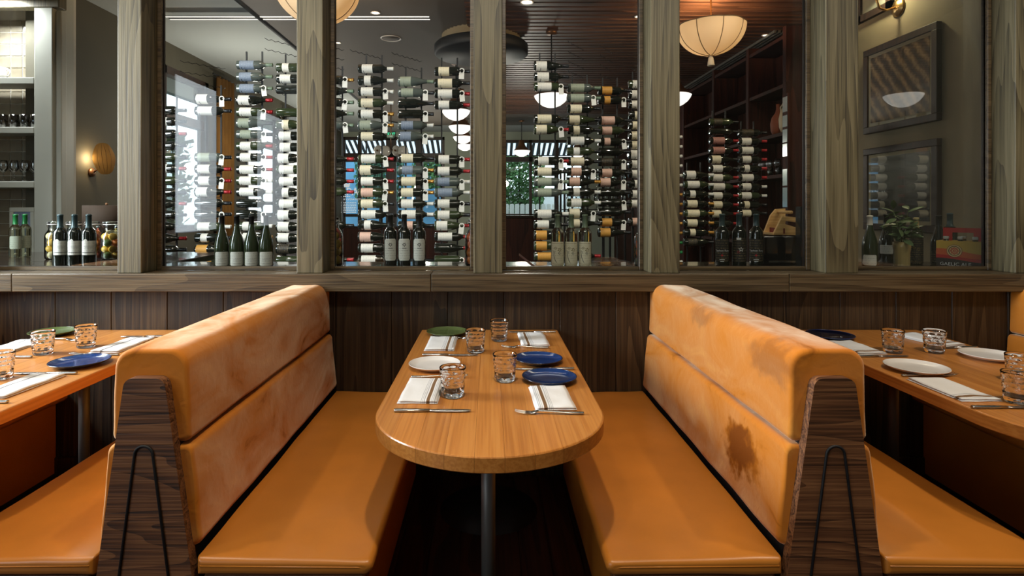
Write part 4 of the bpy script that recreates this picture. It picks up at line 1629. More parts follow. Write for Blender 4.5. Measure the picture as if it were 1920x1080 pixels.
jar('glass jar of pale lemons behind the banded-label bottles, leftmost jar', 104, 3.9, ['pale', 'lemon', 'pale'])
jar('second glass jar of pale fruit behind the banded-label bottles', 139, 3.9, ['pale', 'lemon', 'lime'])
jar('glass jar of pink grapefruit behind the banded-label bottles', 174, 3.9, ['pink', 'pink', 'orange'])
jar('glass jar of lemons beside the post under the sconce', 208, 3.86, ['lemon', 'pale', 'lime', 'orange', 'lemon'])
jar('large jar of tomatoes and lemons at left of third pane', 620, 3.45, ['lemon', 'tomato', 'lime', 'lemon', 'orange'], 1.15)
jar('jar of orange fruit at right edge of third pane', 893, 3.45, ['pumpkin', 'orange', 'tomato'], 1.1)
jar('jar of orange fruit at right edge of fourth pane', 1210, 3.4, ['pumpkin', 'lime', 'pumpkin', 'orange'], 1.05)

# ------------------------------------------------------------------ lamps
M['lamp_fabric'] = translucent('lamp_linen', (.70, .55, .37), .07)
M['lamp_rib'] = plain('lamp_rib', S(120, 96, 66), .6)
M['bowl'] = emit('opal_glass', (1.0, .95, .90), 1.05)
M['downlight'] = emit('downlight_lens', (1.0, .88, .7), 3.0)
M['linear'] = emit('linear_lens', (1.0, .97, .92), .8)
M['shell'] = translucent('alabaster_shell', S(146, 112, 62), .07)


def dome_lamp(label, px, py_bottom, Y, R):
    zb = PZ(py_bottom, Y)
    t = thing('domed_lamp', label, 'lamp', (PX(px, Y), Y, zb), 0, 'linen dome lamps')
    H = .29 * R / .31
    n = 8

    def bowl(r, z, a):
        k = abs(math.sin(a * n / 2))
        return r * (1 + .05 * k * min(1, r / R * 2))
    prof = [(max(.012, R * math.sin(math.pi / 2 * k / 14)), H * (1 - math.cos(math.pi / 2 * k / 14))) for k in range(1, 15)]
    prof = [(.012, 0.0)] + prof
    sh = MB().lathe(prof, 64, fn=bowl).build('shade', M['lamp_fabric'], t)
    for k in range(n):
        a = 2 * math.pi * k / n
        MB().tube([((r + .002) * math.cos(a), (r + .002) * math.sin(a), z) for r, z in prof], .004, 5).build('rib', M['lamp_rib'], sh)
    MB().tube([(bowl(R, H, a * math.pi / 32) * math.cos(a * math.pi / 32), bowl(R, H, a * math.pi / 32) * math.sin(a * math.pi / 32), H) for a in range(64)], .005, 6, True).build('rim', M['lamp_rib'], t)
    ts = MB().lathe([(0, .01), (.012, .008), (.013, -.01), (.022, -.02), (.034, -.095), (.030, -.10), (0, -.10)], 18).build('tassel', M['lamp_fabric'], t)
    MB().tube([(0, 0, .02), (0, 0, 3.44 - zb)], .007, 8).build('stem', M['brass'], t)
    MB().lathe([(0, 3.40 - zb), (.06, 3.41 - zb), (.065, 3.44 - zb), (0, 3.44 - zb)], 20).build('canopy', M['brass'], t)
    point('dome_bulb', (PX(px, Y), Y + .03, zb + H * 1.05), 45 * (R / .31), (1, .66, .34), .05)


dome_lamp('lit linen dome lamp with tassel in the fifth pane', 1333, 104, 5.57, .305)
dome_lamp('lit linen dome lamp partly hidden behind the second post', 595, 46, 4.75, .33)

bw = MB().lathe([(0, -.135), (.05, -.13), (.105, -.108), (.155, -.07), (.185, -.03), (.198, 0), (.192, .004), (.12, .008), (0, .008)], 40).mesh('bowl', M['bowl'])
bc = MB().lathe([(.185, .008), (.165, .035), (.125, .07), (.095, .11), (.075, .16), (.06, .24), (.05, .25), (0, .25)], 32).mesh('bell_cap', M['bronze'])


def pendant(label, px, py, Y):  # pendants reflected in the panes, built as solid lamps beyond the glass
    z = PZ(py, Y)
    t = thing('bowl_pendant', label, 'pendant lamp', (PX(px, Y), Y, z), 0, 'white bowl pendants')
    inst('bowl', bw, t)
    inst('bell_cap', bc, t)
    MB().tube([(0, 0, .24), (0, 0, 3.42 - z)], .008, 6).build('rod', M['black'], t)
    MB().lathe([(0, 3.36 - z), (.06, 3.37 - z), (.065, 3.40 - z), (0, 3.41 - z)], 16).build('canopy', M['bronze'], t)


pendant('large reflected white bowl pendant in the fourth pane', 1034, 180, 6.6)
pendant('small reflected white bowl pendant before the awning at left of fourth pane', 978, 283, 13.3)
pendant('small reflected white bowl pendant before the awning, right one in fourth pane', 1083, 285, 13.3)
for i, (px, py, Y) in enumerate(((855, 208, 8.0), (863, 237, 9.8), (868, 257, 11.5), (872, 272, 13.3))):
    pendant('reflected white bowl pendant, %s of the receding row by the middle post' % ['nearest', 'second', 'third', 'farthest'][i], px, py, Y)
pendant('reflected white bowl pendant peeking out beside the fourth post in fifth pane', 1263, 179, 6.6)

# globe chandelier
gc = thing('globe_chandelier', 'chandelier of pale glass globes in front of the far awning', 'chandelier', (PX(733, 11), 11, PZ(283, 11)))
gm = plain('pearl_glass', S(214, 208, 196), .15, coat=.6)
for k, px in enumerate((709, 724, 742, 757)):
    x = PX(px, 11) - PX(733, 11)
    g = MB().sphere((x, (-1) ** k * .06, (-1) ** k * .01), .10 if k != 2 else .085, .09, .105, 18, 12).build('globe', gm, gc)
    MB().lathe([(0, -.006), (.02, -.006), (.02, .006), (0, .006)], 10).build('boss', M['bronze'], g, (x, -.095, 0), (math.pi / 2, 0, 0))
MB().tube([(-.3, 0, .02), (.3, 0, .02)], .012, 8).build('arm', M['bronze'], gc)
MB().tube([(0, 0, .02), (0, 0, 3.43 - PZ(283, 11))], .01, 8).build('rod', M['bronze'], gc)

# linear ceiling lights and downlights
ll = thing('linear_light', 'thin twin-line ceiling light crossing the second and third panes', 'ceiling light', (PX(560, 6.25), 6.25, 3.43))
for dy in (-.045, .045):
    MB().box(-1.42, 1.42, dy - .008, dy + .008, .002, .008).build('light_bar', M['linear'], ll)
MB().box(-1.42, 1.42, -.07, .07, .0085, .0099).build('housing', M['black'], ll)
ll2 = thing('track_rail', 'grey triple track rail along the ceiling in the fifth pane', 'track rail', (3.30, 8.3, 3.40))
for dx in (-.05, 0, .05):
    MB().box(dx - .012, dx + .012, -1.75, 1.75, -.03, 0).build('rail_bar', M['greysteel'], ll2)


def downlight(label, px, py, r=.035, z=3.438):
    Y = (z - CAM_H) * FPX / (VPY - py)
    t = thing('recessed_downlight', label, 'downlight', (PX(px, Y), Y, z), 0, 'ceiling downlights')
    MB().lathe([(r, 0), (r + .014, -.006), (r + .018, .0), (r, .0)], 20, closed=True).build('bezel', M['white_glaze'], t)
    MB().lathe([(0, -.002), (r, -.002), (r, 0), (0, 0)], 20).build('lens', M['downlight'], t)


downlight('small lit downlight beside the dome lamp in third pane', 704, 24)
downlight('small downlight at left of third pane near the soffit edge', 634, 80, .02)
downlight('small lit downlight at top right of fourth pane', 1197, 31, .025, 3.403)
downlight('bright downlight at top left of fourth pane', 988, 4, .05, 3.403)
downlight('small lit downlight beside the track rail in fifth pane', 1436, 66, .03, 3.403)
sk = thing('ceiling_speaker', 'round ceiling speaker ring in the third pane', 'speaker', (PX(733, 7.0), 7.0, 3.438))
MB().lathe([(.105, 0), (.12, -.008), (.128, 0), (.105, 0)], 36, closed=True).build('ring', M['white_glaze'], sk)
MB().lathe([(0, -.003), (.105, -.003), (.105, 0), (0, 0)], 36).build('grille', M['ceil_taupe'], sk)

# exit sign
ex = thing('exit_sign', 'small green exit sign hanging above the far awning', 'sign', (PX(734, 14), 14, PZ(252, 14)))
MB().bbox(-.11, .11, -.02, .02, -.065, .065, .005, 1).build('housing', M['dark'], ex)
vs, fs = text_data('EXIT', .10)
mb = MB()
mb.add([(v[0] * .9, -.022, v[1]) for v in vs], fs)
mb.build('lettering', emit('exit_green', (.05, .9, .45), 1.2), ex)
MB().tube([(0, 0, .06), (0, 0, 3.50 - PZ(252, 14))], .008, 6).build('stem', M['black'], ex)

# shell sconce on the olive wall
sY, sZ = 5.95, PZ(298, 5.95)
sx_ = XL + .13
sc_ = thing('shell_sconce', 'glowing oval shell sconce on the olive wall', 'wall lamp', (XL, sY, sZ))
shl = MB()
prof = []
vs, fs = [], []
nr, na = 8, 36
vs.append((0, -.055, 0))
for i in range(1, nr + 1):
    t_ = i / nr
    for k in range(na):
        a = 2 * math.pi * k / na
        gro = 1 + .02 * math.cos(a * 6)
        vs.append((.098 * t_ * math.cos(a) * gro, -.055 + .05 * t_ * t_ - .004 * abs(math.cos(a * 4)) * t_, .165 * t_ * math.sin(a) * gro))
for k in range(na):
    fs.append((0, 1 + k, 1 + (k + 1) % na))
for i in range(nr - 1):
    for k in range(na):
        b0 = 1 + i * na
        fs.append((b0 + k, b0 + (k + 1) % na, b0 + na + (k + 1) % na, b0 + na + k))
shl.add(vs, fs, True)
so_ = shl.build('shell', M['shell'], sc_, (.15, -.02, 0), (0, math.radians(-6), math.radians(38)))
for k in range(4):
    xx = -.06 + .04 * k
    MB().tube([(xx * math.cos(q), -.058 + .05 * ((abs(xx) / .098) ** 2 * .6 + math.sin(q) ** 2), .16 * math.sin(q)) for q in [(-.5 + j / 12) * math.pi * .96 for j in range(13)]], .0016, 5).build('rib', M['bronze'], so_)
MB().lathe([(0, 0), (.045, 0), (.045, .02), (.02, .035), (0, .035)], 24).build('backplate', M['bronze'], sc_, (.001, .0, -.14), (0, math.pi / 2, 0))
MB().tube([(.03, 0, -.14), (.09, -.01, -.10), (.12, -.02, -.02)], .008, 8).build('arm', M['bronze'], sc_)
point('shell_bulb', (XL + .07, sY - .06, sZ), 5, (1, .72, .42), .025)

# brass sconce above the pictures
bY = 4.87
bs_ = thing('brass_sconce', 'brass wall sconce with curved arm above the framed pictures', 'wall lamp', (XR, bY, PZ(14, bY)))
MB().lathe([(0, 0), (.075, 0), (.078, .008), (.06, .014), (.05, .026), (.02, .034), (0, .036)], 32).build('backplate', M['brass'], bs_, (-.001, 0, 0), (0, -math.pi / 2, 0))
MB().tube([(-.03, 0, 0), (-.10, .01, -.02), (-.15, .02, 0), (-.17, .025, .07), (-.17, .025, .14)], .010, 10).build('arm', M['brass'], bs_)
MB().lathe([(.03, .14), (.05, .15), (.10, .27), (.098, .272), (.046, .155), (.03, .145)], 28).build('shade', M['jar'], bs_, (-.17, .025, 0))
point('brass_sconce_bulb', (XR - .17, bY + .02, PZ(14, bY) + .22), 26, (1, .78, .5), .04)

# ------------------------------------------------------------------ framed pictures on the taupe wall


def picture_mat(name, kind):
    m, nt, N, L, b = new_mat(name)
    b.inputs['Roughness'].default_value = .35
    tc = N.new('ShaderNodeTexCoord')
    if kind == 'vines':
        mp = N.new('ShaderNodeMapping')
        mp.inputs['Rotation'].default_value = (math.radians(38), 0, 0)
        L.new(tc.outputs['Object'], mp.inputs[0])
        wv = N.new('ShaderNodeTexWave')
        wv.bands_direction = 'Y'
        wv.inputs['Scale'].default_value = 3.4
        wv.inputs['Distortion'].default_value = 2.2
        wv.inputs['Detail'].default_value = 4
        wv.inputs['Detail Scale'].default_value = 2.5
        L.new(mp.outputs[0], wv.inputs[0])
        nz = N.new('ShaderNodeTexNoise')
        nz.inputs['Scale'].default_value = 38
        nz.inputs['Detail'].default_value = 5
        L.new(tc.outputs['Object'], nz.inputs['Vector'])
        mx = N.new('ShaderNodeMix')
        mx.inputs[0].default_value = .58
        L.new(wv.outputs['Fac'], mx.inputs[2])
        L.new(nz.outputs['Fac'], mx.inputs[3])
        cr = N.new('ShaderNodeValToRGB')
        e = cr.color_ramp.elements
        e[0].position, e[0].color = .3, C(S(46, 34, 22))
        e[1].position, e[1].color = .75, C(S(158, 128, 90))
        q = e.new(.5)
        q.color = C(S(96, 72, 44))
        L.new(mx.outputs[0], cr.inputs[0])
    else:
        sp_ = N.new('ShaderNodeSeparateXYZ')
        L.new(tc.outputs['Object'], sp_.inputs[0])
        nz = N.new('ShaderNodeTexNoise')
        nz.inputs['Scale'].default_value = 5
        nz.inputs['Detail'].default_value = 6
        L.new(tc.outputs['Object'], nz.inputs['Vector'])
        ad = N.new('ShaderNodeMath')
        ad.operation = 'MULTIPLY_ADD'
        ad.inputs[1].default_value = .5
        L.new(nz.outputs['Fac'], ad.inputs[0])
        L.new(sp_.outputs['Z'], ad.inputs[2])
        cr = N.new('ShaderNodeValToRGB')
        e = cr.color_ramp.elements
        e[0].position, e[0].color = .10, C(S(20, 18, 14))
        e[1].position, e[1].color = .62, C(S(104, 104, 96))
        q = e.new(.17)
        q.color = C(S(50, 46, 38))
        q = e.new(.24)
        q.color = C(S(86, 86, 78))
        L.new(ad.outputs[0], cr.inputs[0])
    L.new(cr.outputs[0], b.inputs['Base Color'])
    return m


def framed(label, z0, z1, kind, y0=4.40, y1=5.27):
    cy, cz = (y0 + y1) / 2, (z0 + z1) / 2
    t = thing('framed_picture', label, 'picture', (XR, cy, cz), 0, 'framed pictures on the taupe wall')
    hy, hz, bw_ = (y1 - y0) / 2, (z1 - z0) / 2, .058
    for (a, b, c, d) in ((-hy, hy, hz - bw_, hz), (-hy, hy, -hz, -hz + bw_), (-hy, -hy + bw_, -hz + bw_, hz - bw_), (hy - bw_, hy, -hz + bw_, hz - bw_)):
        MB().bbox(-.045, -.002, a, b, c, d, .005, 2).build('frame_bar', M['jamb'], t)
    iy, iz = hy - bw_, hz - bw_
    MB().box(-.030, -.004, -iy, iy, -iz, iz).build('mat_board', plain('mat_board', S(168, 156, 128), .8), t)
    MB().box(-.032, -.0302, -iy + .03, iy - .03, -iz + .03, iz - .03).build('print', picture_mat('print_' + kind, kind), t)
    MB().box(-.0375, -.0355, -iy, iy, -iz, iz).build('glazing', M['picture_glass'], t)


framed('framed brown photograph of vineyard rows, upper of two pictures', 2.045, 2.805, 'vines')
framed('framed grey landscape picture, lower of two pictures', 1.18, 1.91, 'hills')
tf = window_frame('window_13', 'dark framed transom above the upper picture', (4.92, 5.74, 3.09, 3.44), 'Y', XR - .04, [(5.33, .03)], [], M['frame'], plain('frosted_pane', S(120, 122, 112), .3), .06, .039)

# ------------------------------------------------------------------ glazed shelf niche at far left
nc = thing('display_cabinet', 'pale cased shelf cabinet with tiled back at far left', 'cabinet', (-4.3, 5.1, 0))
for a, b, c, d in ((.265, .43, 0, .06), (.435, .485, .03, .10)):
    MB().bbox(a, b, c, d, 0, PZ(14, 5.1) if a < .3 else PZ(18, 5.1), .008, 2).build('casing', M['casing'], nc)
MB().bbox(-.7, .485, .0, .10, PZ(14, 5.1) + .002, CEIL, .006, 1).build('header', M['post'], nc)
for y in (151, 244, 346):
    z = PZ(y, 5.1)
    MB().bbox(-.7, .265, .0, .24, z - .028, z + .028, .004, 1).build('shelf', M['casing'], nc)
MB().box(-.7, .40, .30, .33, 0, CEIL).build('back_panel', plain('grout', S(196, 192, 180), .8), nc)
MB().box(.27, .40, .10, .30, 0, CEIL).build('side_panel', M['casing'], nc)
tl = MB().bbox(-.053, .053, -.006, .0, -.053, .053, .002, 1).mesh('tile', plain('glazed_tile', S(120, 112, 96), .18, coat=.5, var=.35, scale=4))
for i in range(6):
    for j in range(20):
        inst('tile', tl, nc, (.205 - i * .112, .30, .95 + j * .112))
MB().box(-.7, .40, .0, .30, 0, .98).build('base_unit', M['casing'], nc)
area('niche_fill', (-4.45, 5.0, 3.2), (-4.45, 5.3, 1.6), .5, .1, 55, (.94, .97, 1.0))  # added light to brighten the niche, no fixture there
GL = pane_mat('thin_drinking_glass', (.93, .95, .95), 1.5, .03, 2.5)
stem = MB().lathe([(0, 0), (.034, .002), (.004, .008), (.004, .075), (.022, .09), (.036, .115), (.036, .15), (.030, .185), (.029, .185), (.034, .15), (.034, .117), (.020, .093), (0, .085)], 20).mesh('stem_glass', GL)
tumb = MB().lathe([(0, 0), (.03, 0), (.036, .11), (.0345, .11), (.029, .006), (0, .006)], 20).mesh('bar_glass', GL)
for s_, (zz, me_, nm, word) in enumerate(((PZ(238, 5.1), tumb, 'bar_glass', 'short clear glass on the middle cabinet shelf'), (PZ(340, 5.1), stem, 'stem_glass', 'clear stem glass on the lowest cabinet shelf'))):
    for i in range(4):
        for r_ in range(2):
            o = inst(nm, me_, None, (-4.07 - i * .095, 5.16 + r_ * .1, zz + .006))
            tag(o, '%s, %s from the casing, %s row' % (word, ORD[i], 'front' if r_ == 0 else 'rear'), 'glass', 'clear glasses in the cabinet')
mug = thing('white_mug', 'white mug with round handle on the top cabinet shelf', 'mug', (-4.375, 5.17, PZ(151, 5.1) + .0285))
MB().lathe([(0, 0), (.038, 0), (.042, .01), (.042, .10), (.039, .10), (.038, .008), (0, .006)], 24).build('cup', M['white_glaze'], mug)
MB().tube([(.04, 0, .085), (.065, 0, .08), (.072, 0, .055), (.062, 0, .03), (.04, 0, .022)], .006, 8).build('handle', M['white_glaze'], mug)
pf_ = thing('small_frame', 'small pale framed print leaning below the cabinet shelves', 'picture', (PX(42, 5.13), 5.13, .9805))
for (a, b, c, d) in ((-.11, .11, .36, .40), (-.11, .11, 0, .04), (-.11, -.075, .04, .36), (.075, .11, .04, .36)):
    MB().bbox(a, b, -.01, .012, c, d, .003, 1).build('frame_bar', M['casing'], pf_)
MB().box(-.075, .075, -.002, .006, .04, .36).build('print', plain('blue_grey_print', S(104, 116, 140), .4, var=.3, scale=20), pf_)

# brown drum table lamp behind the jars
dl = thing('drum_lamp', 'brown drum shade table lamp behind the fruit jars', 'lamp', (PX(200, 4.4), 4.4, CZ))
MB().lathe([(.155, .18), (.155, .365), (.152, .367), (.152, .18)], 32, closed=True).build('shade', plain('brown_shade', S(58, 42, 28), .8), dl)
MB().lathe([(0, 0), (.07, 0), (.06, .015), (.015, .03), (.012, .36), (.0, .365)], 20).build('base', M['bronze'], dl)
MB().sphere((0, 0, .376), .012, seg=10, rings=6).build('finial', M['bronze'], dl)

# ------------------------------------------------------------------ curtains


def curtain(label, x, y0, y1, z0, z1, mat, folds, dep=.05):
    n = folds * 8
    vs, fs = [], []
    for s in (0, .006):
        for z in (z0, z1):
            for i in range(n + 1):
                a = i / n
                vs.append((x + dep * math.sin(a * folds * 2 * math.pi) + s, y0 + (y1 - y0) * a, z))
    m = n + 1
    for i in range(n):
        fs += [(i, i + 1, m + i + 1, m + i), (2 * m + i, 3 * m + i, 3 * m + i + 1, 2 * m + i + 1), (i, 2 * m + i, 2 * m + i + 1, i + 1), (m + i, m + i + 1, 3 * m + i + 1, 3 * m + i)]
    fs += [(0, m, 3 * m, 2 * m), (n, 2 * m + n, 3 * m + n, m + n)]
    o = thing('window_curtain', label, 'curtain', (0, 0, 0))
    MB().add(vs, fs, True).build('drape', mat, o)
    MB().tube([(x, y0 - .1, z1 + .02), (x, y1 + .1, z1 + .02)], .012, 8).build('curtain_rod', M['black'], o)
    return o


curtain('ochre brown curtain between the two side windows', XL + .09, 8.5, 9.05, .05, 3.32, plain('ochre_cloth', S(122, 84, 34), .9, var=.2, scale=3), 5)
curtain('pale blue white curtain beside the far side window', XL + .09, 11.45, 11.95, .05, 3.32, plain('white_cloth', S(206, 212, 220), .9), 5)

# ------------------------------------------------------------------ mahogany shelving on the right wall
bk = thing('shelving_unit', 'dark mahogany shelving with pottery and glasses in fifth pane', 'shelves', (XR - .17, 7.9, 0))
for y in (6.10, 6.98, 8.05, 9.3):
    MB().bbox(-.17, .165, y - 7.9 - .035, y - 7.9 + .035, 0, 3.3, .004, 1).build('upright', M['red_wood'], bk)
for (ya, yb) in ((6.14, 6.945), (7.015, 8.015), (8.085, 9.265)):
    for z in (.4, .95, 1.72, 2.17, 2.68, 3.2):
        MB().bbox(-.16, .165, ya - 7.9, yb - 7.9, z - .02, z + .02, .003, 1).build('shelf', M['red_wood'], bk)
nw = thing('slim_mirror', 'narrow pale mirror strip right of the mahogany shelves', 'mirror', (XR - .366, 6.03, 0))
for (a, b) in ((167, 197), (204, 227), (232, 258), (261, 286), (312, 345), (349, 388)):  # pale panes shaped and coloured as the window sliver reflected in the mirror
    MB().box(-.004, .0, -.045, .045, PZ(b, 5.63), PZ(a, 5.63)).build('mirror_pane', plain('mirror_reflection', S(196, 204, 200), .12, .6), nw)
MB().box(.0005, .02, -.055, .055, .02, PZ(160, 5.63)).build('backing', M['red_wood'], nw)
tc_ = plain('terracotta', S(128, 66, 38), .7, var=.15)
cm_ = plain('cream_jug', S(178, 160, 128), .6)
o = MB().lathe([(0, 0), (.055, 0), (.08, .06), (.085, .14), (.07, .21), (.035, .26), (.022, .31), (.026, .36), (.02, .36), (0, .30)], 28).build('terracotta_vase', tc_, None, (XR - .19, 6.52, 2.191))
tag(o, 'terracotta long-necked vase on the mahogany shelf', 'vase')
jg = thing('cream_jug', 'cream jug with loop handle on the mahogany shelf', 'jug', (XR - .20, 6.30, 2.191))
MB().lathe([(0, 0), (.06, 0), (.085, .07), (.09, .16), (.075, .24), (.05, .29), (.055, .33), (.048, .33), (0, .28)], 28).build('body', cm_, jg)
MB().tube([(0, .075, .24), (0, .14, .25), (0, .15, .31), (0, .10, .335), (0, .05, .315)], .011, 8).build('handle', cm_, jg)
for i in range(7):
    o = inst('bar_glass', tumb if i % 2 else stem, None, (XR - .24 + .06 * (i % 2), 6.25 + i * .095, 1.741))
    tag(o, 'clear glass on the mahogany shelf below the vase, %s from right' % ORD[i], 'glass', 'glasses on the mahogany shelf')

# ------------------------------------------------------------------ wooden wine caddy and neighbours, fifth pane
pine = wood('pine', S(190, 142, 80), S(216, 172, 108), S(228, 188, 128), 'X', 6, 4, .5, bump=.1, vary=.06, ringamt=.3)
cy_ = 3.50
cd = thing('wine_caddy', 'pale pine wine caddy with slanted sides behind the glass', 'caddy', (PX(1475, cy_), cy_, 0))


def cpoly(pts, Y, cx):
    return [(PX(x, Y) - cx, PZ(y, Y)) for x, y in pts]


ccx = PX(1475, cy_)
fp = cpoly([(1449, 439), (1466, 405), (1497, 408), (1497, 441)], cy_, ccx)
hole = cpoly([(1470, 420), (1472, 414), (1494, 417), (1494, 427)], cy_, ccx)
mb = MB()
fo = [fp[0], fp[1], fp[2], fp[3]]
ho = [hole[0], hole[1], hole[2], hole[3]]
# frame-like front side with a window cut in it
for a, b in ((0, 1), (1, 2), (2, 3), (3, 0)):
    q = [fo[a], fo[b], ho[b], ho[a]]
    mb.prism(q, -.01, .008, 'Y')
mb.build('side_panel', pine, cd)
bp_ = cpoly([(1470, 404), (1480, 392), (1498, 391), (1498, 440), (1456, 440)], cy_, ccx)
MB().prism(bp_, .16, .178, 'Y').build('side_panel', pine, cd)
MB().prism(cpoly([(1452, 441), (1496, 441), (1496, 437), (1452, 437)], cy_, ccx), .008, .16, 'Y').build('floor_board', pine, cd)
MB().prism(cpoly([(1467, 438), (1470, 438), (1470, 428), (1467, 428)], cy_, ccx), -.011, .16, 'Y').build('divider', plain('red_divider', S(120, 30, 20), .6), cd)
MB().tube([(PX(1484, cy_) - ccx, .0, PZ(398, cy_)), (PX(1484, cy_) - ccx, .17, PZ(398, cy_))], .010, 10).build('handle', pine, cd)
bb = thing('black_box', 'glossy black box carrying the pine wine caddy', 'box', (PX(1463, 3.5), 3.5, CZ))
gb = plain('gloss_black', (.008, .008, .010), .15, coat=.5)
hb = PZ(442.5, 3.5) - CZ
x0_, x1_ = PX(1430, 3.5) - PX(1463, 3.5), PX(1495, 3.5) - PX(1463, 3.5)
MB().bbox(x0_, x1_, -.012, .17, .0, hb, .006, 2).build('body', gb, bb)
MB().bbox(x0_ + .03, x1_ - .01, -.0145, -.012, .015, .027, .001, 1).build('metal_strip', M['steel'], bb)
bd_ = thing('black_easel_board', 'black framed board standing right of the wine caddy', 'board', (PX(1500, 3.38), 3.38, CZ))
MB().bbox(-.012, .012, -.03, .03, 0, PZ(387, 3.38) - CZ, .004, 1).build('post', gb, bd_)
MB().bbox(-.05, .05, -.05, .05, 0, .006, .002, 1).build('foot', gb, bd_)
sv = MB().prism([(PX(x, 3.42) - PX(1511, 3.42), PZ(y, 3.42) - CZ) for x, y in ((1502, 500), (1507, 500), (1508, 470), (1512, 448), (1517, 432), (1517, 408), (1516, 403), (1506, 402), (1506, 432), (1507, 450), (1504, 475))], -.02, .02, 'Y').build('wooden_stave', pine, None, (PX(1511, 3.42) + .004, 3.452, CZ))
tag(sv, 'curved pale wooden stave standing right of the black board', 'stave')
bx2 = thing('black_case', 'slim black case at the right edge of fifth pane', 'case', (PX(1528, 3.46), 3.46, CZ))
MB().bbox(-.022, .022, -.06, .06, 0, PZ(412, 3.46) - CZ, .006, 2).build('body', gb, bx2)
MB().tube([(-.015, -.062, .1), (-.015, -.075, .12), (-.015, -.075, .17), (-.015, -.062, .19)], .003, 6).build('handle', M['steel'], bx2)

# menu booklet in the fourth pane
mn = thing('menu_booklet', 'open tan menu booklet left of the golden bottles', 'booklet', (PX(1014, 3.32), 3.32, CZ))
MB().add([(-.04, -.05, .004), (.06, -.05, .001), (.07, .09, .001), (-.03, .09, .004), (-.04, -.05, .007), (.06, -.05, .004), (.07, .09, .004), (-.03, .09, .007)],
         [(0, 1, 2, 3), (4, 5, 6, 7), (0, 1, 5, 4), (1, 2, 6, 5), (2, 3, 7, 6), (3, 0, 4, 7)]).build('page', plain('tan_paper', S(168, 124, 70), .7), mn)
MB().add([(-.04, -.05, .004), (-.03, .09, .004), (-.12, .09, .075), (-.13, -.05, .075), (-.04, -.05, .007), (-.03, .09, .007), (-.12, .09, .078), (-.13, -.05, .078)],
         [(0, 1, 2, 3), (4, 5, 6, 7), (0, 1, 5, 4), (1, 2, 6, 5), (2, 3, 7, 6), (3, 0, 4, 7)]).build('cover', plain('red_brown_cover', S(96, 34, 24), .6), mn)

# ------------------------------------------------------------------ potted plant and beer carton, sixth pane
pp_ = thing('potted_plant', 'leafy green plant in a ribbed beige glass vase', 'plant', (PX(1691, 3.34), 3.34, CZ))
MB().lathe([(0, 0), (.036, 0), (.040, .01), (.040, .09), (.045, .12), (.047, .15), (.0445, .15), (.040, .118), (0, .110)], 48,
           fn=lambda r, z, a: r * (1 + (.035 * math.cos(a * 14) if .005 < z < .11 else 0))).build('vase', plain('beige_glass', S(170, 148, 98), .15, coat=.6), pp_)
lf = MB()
vs, fs = [], []
nL = 8
for i in range(nL + 1):
    t_ = i / nL
    w = .015 * math.sin(math.pi * min(1, t_ * .97 + .03)) ** .8
    for s_ in (-1, 0, 1):
        vs.append((t_ * .085, s_ * w, -.018 * t_ * t_ + (.003 if s_ else 0)))
for i in range(nL):
    for s_ in range(2):
        p = i * 3 + s_
        fs.append((p, p + 1, p + 4, p + 3))
lf.add(vs, fs, True)
lfm = lf.mesh('leaf', plain('plant_leaf', S(96, 116, 78), .35, var=.3, scale=20))
for k in range(9):
    a = k * .7 + .3
    tip = Vector((.055 * math.cos(a) * random.uniform(.3, 1), .05 * math.sin(a), random.uniform(.20, .345)))
    pts = [Vector((.012 * math.cos(a), .012 * math.sin(a), .11)), Vector((tip.x * .35, tip.y * .35, .2)), tip]
    pts[1].z = (pts[0].z + tip.z) / 2
    st_ = MB().tube(pts, [.0025, .002, .0012], 5).build('stem', M['green_glaze'], pp_)
    for q in range(7):
        f = .35 + .65 * q / 6
        p = pts[1] * (1 - (f - .35) / .65) + tip * ((f - .35) / .65)
        inst('leaf', lfm, pp_, p, (random.uniform(-.6, .6), random.uniform(-.9, .4), a + q * 2.3 + random.uniform(-.4, .4)))

cb = thing('beer_carton', 'yellow and red six-pack carton marked GAELIC ALE', 'carton', (PX(1804, 3.30), 3.30, CZ), math.radians(-52))
cw, cdp, ch = .105, .066, .158
bm_ = {'y': plain('carton_yellow', S(206, 166, 62), .55, var=.03), 'o': plain('carton_orange', S(214, 96, 44), .55, var=.03), 'r': plain('carton_red', S(188, 28, 22), .55, var=.03), 'k': plain('carton_dark', S(28, 14, 14), .55, var=.03)}
MB().bbox(-cw, cw, -cdp, cdp, 0, ch, .0015, 1).build('body', bm_['y'], cb)


def wave_band(h0, h1, amp, ph, mat, d):
    n = 24
    # front face, then right face, as one thin wrapped print
    xs = [(-cw + 2 * cw * k / n, -cdp - d) for k in range(n + 1)]
    mb_ = MB()
    for face in range(2):
        vs_ = []
        for k in range(n + 1):
            u = k / n
            if face == 0:
                p = (-cw + 2 * cw * u, -cdp - d)
                g = u * .6
            else:
                p = (cw + d, -cdp + 2 * cdp * u)
                g = .6 + u * .4
            z1_ = h1 + amp * math.sin(ph + g * 5.5)
            vs_ += [(p[0], p[1], h0), (p[0], p[1], z1_)]
        mb_.add(vs_, [(2 * k, 2 * k + 2, 2 * k + 3, 2 * k + 1) for k in range(n)])
    mb_.build('printed_band', mat, cb)


wave_band(.001, .100, .014, 1.2, bm_['o'], .0004)
wave_band(.001, .070, .010, 1.6, bm_['r'], .0008)
wave_band(.001, .050, .010, 1.2, bm_['k'], .0012)


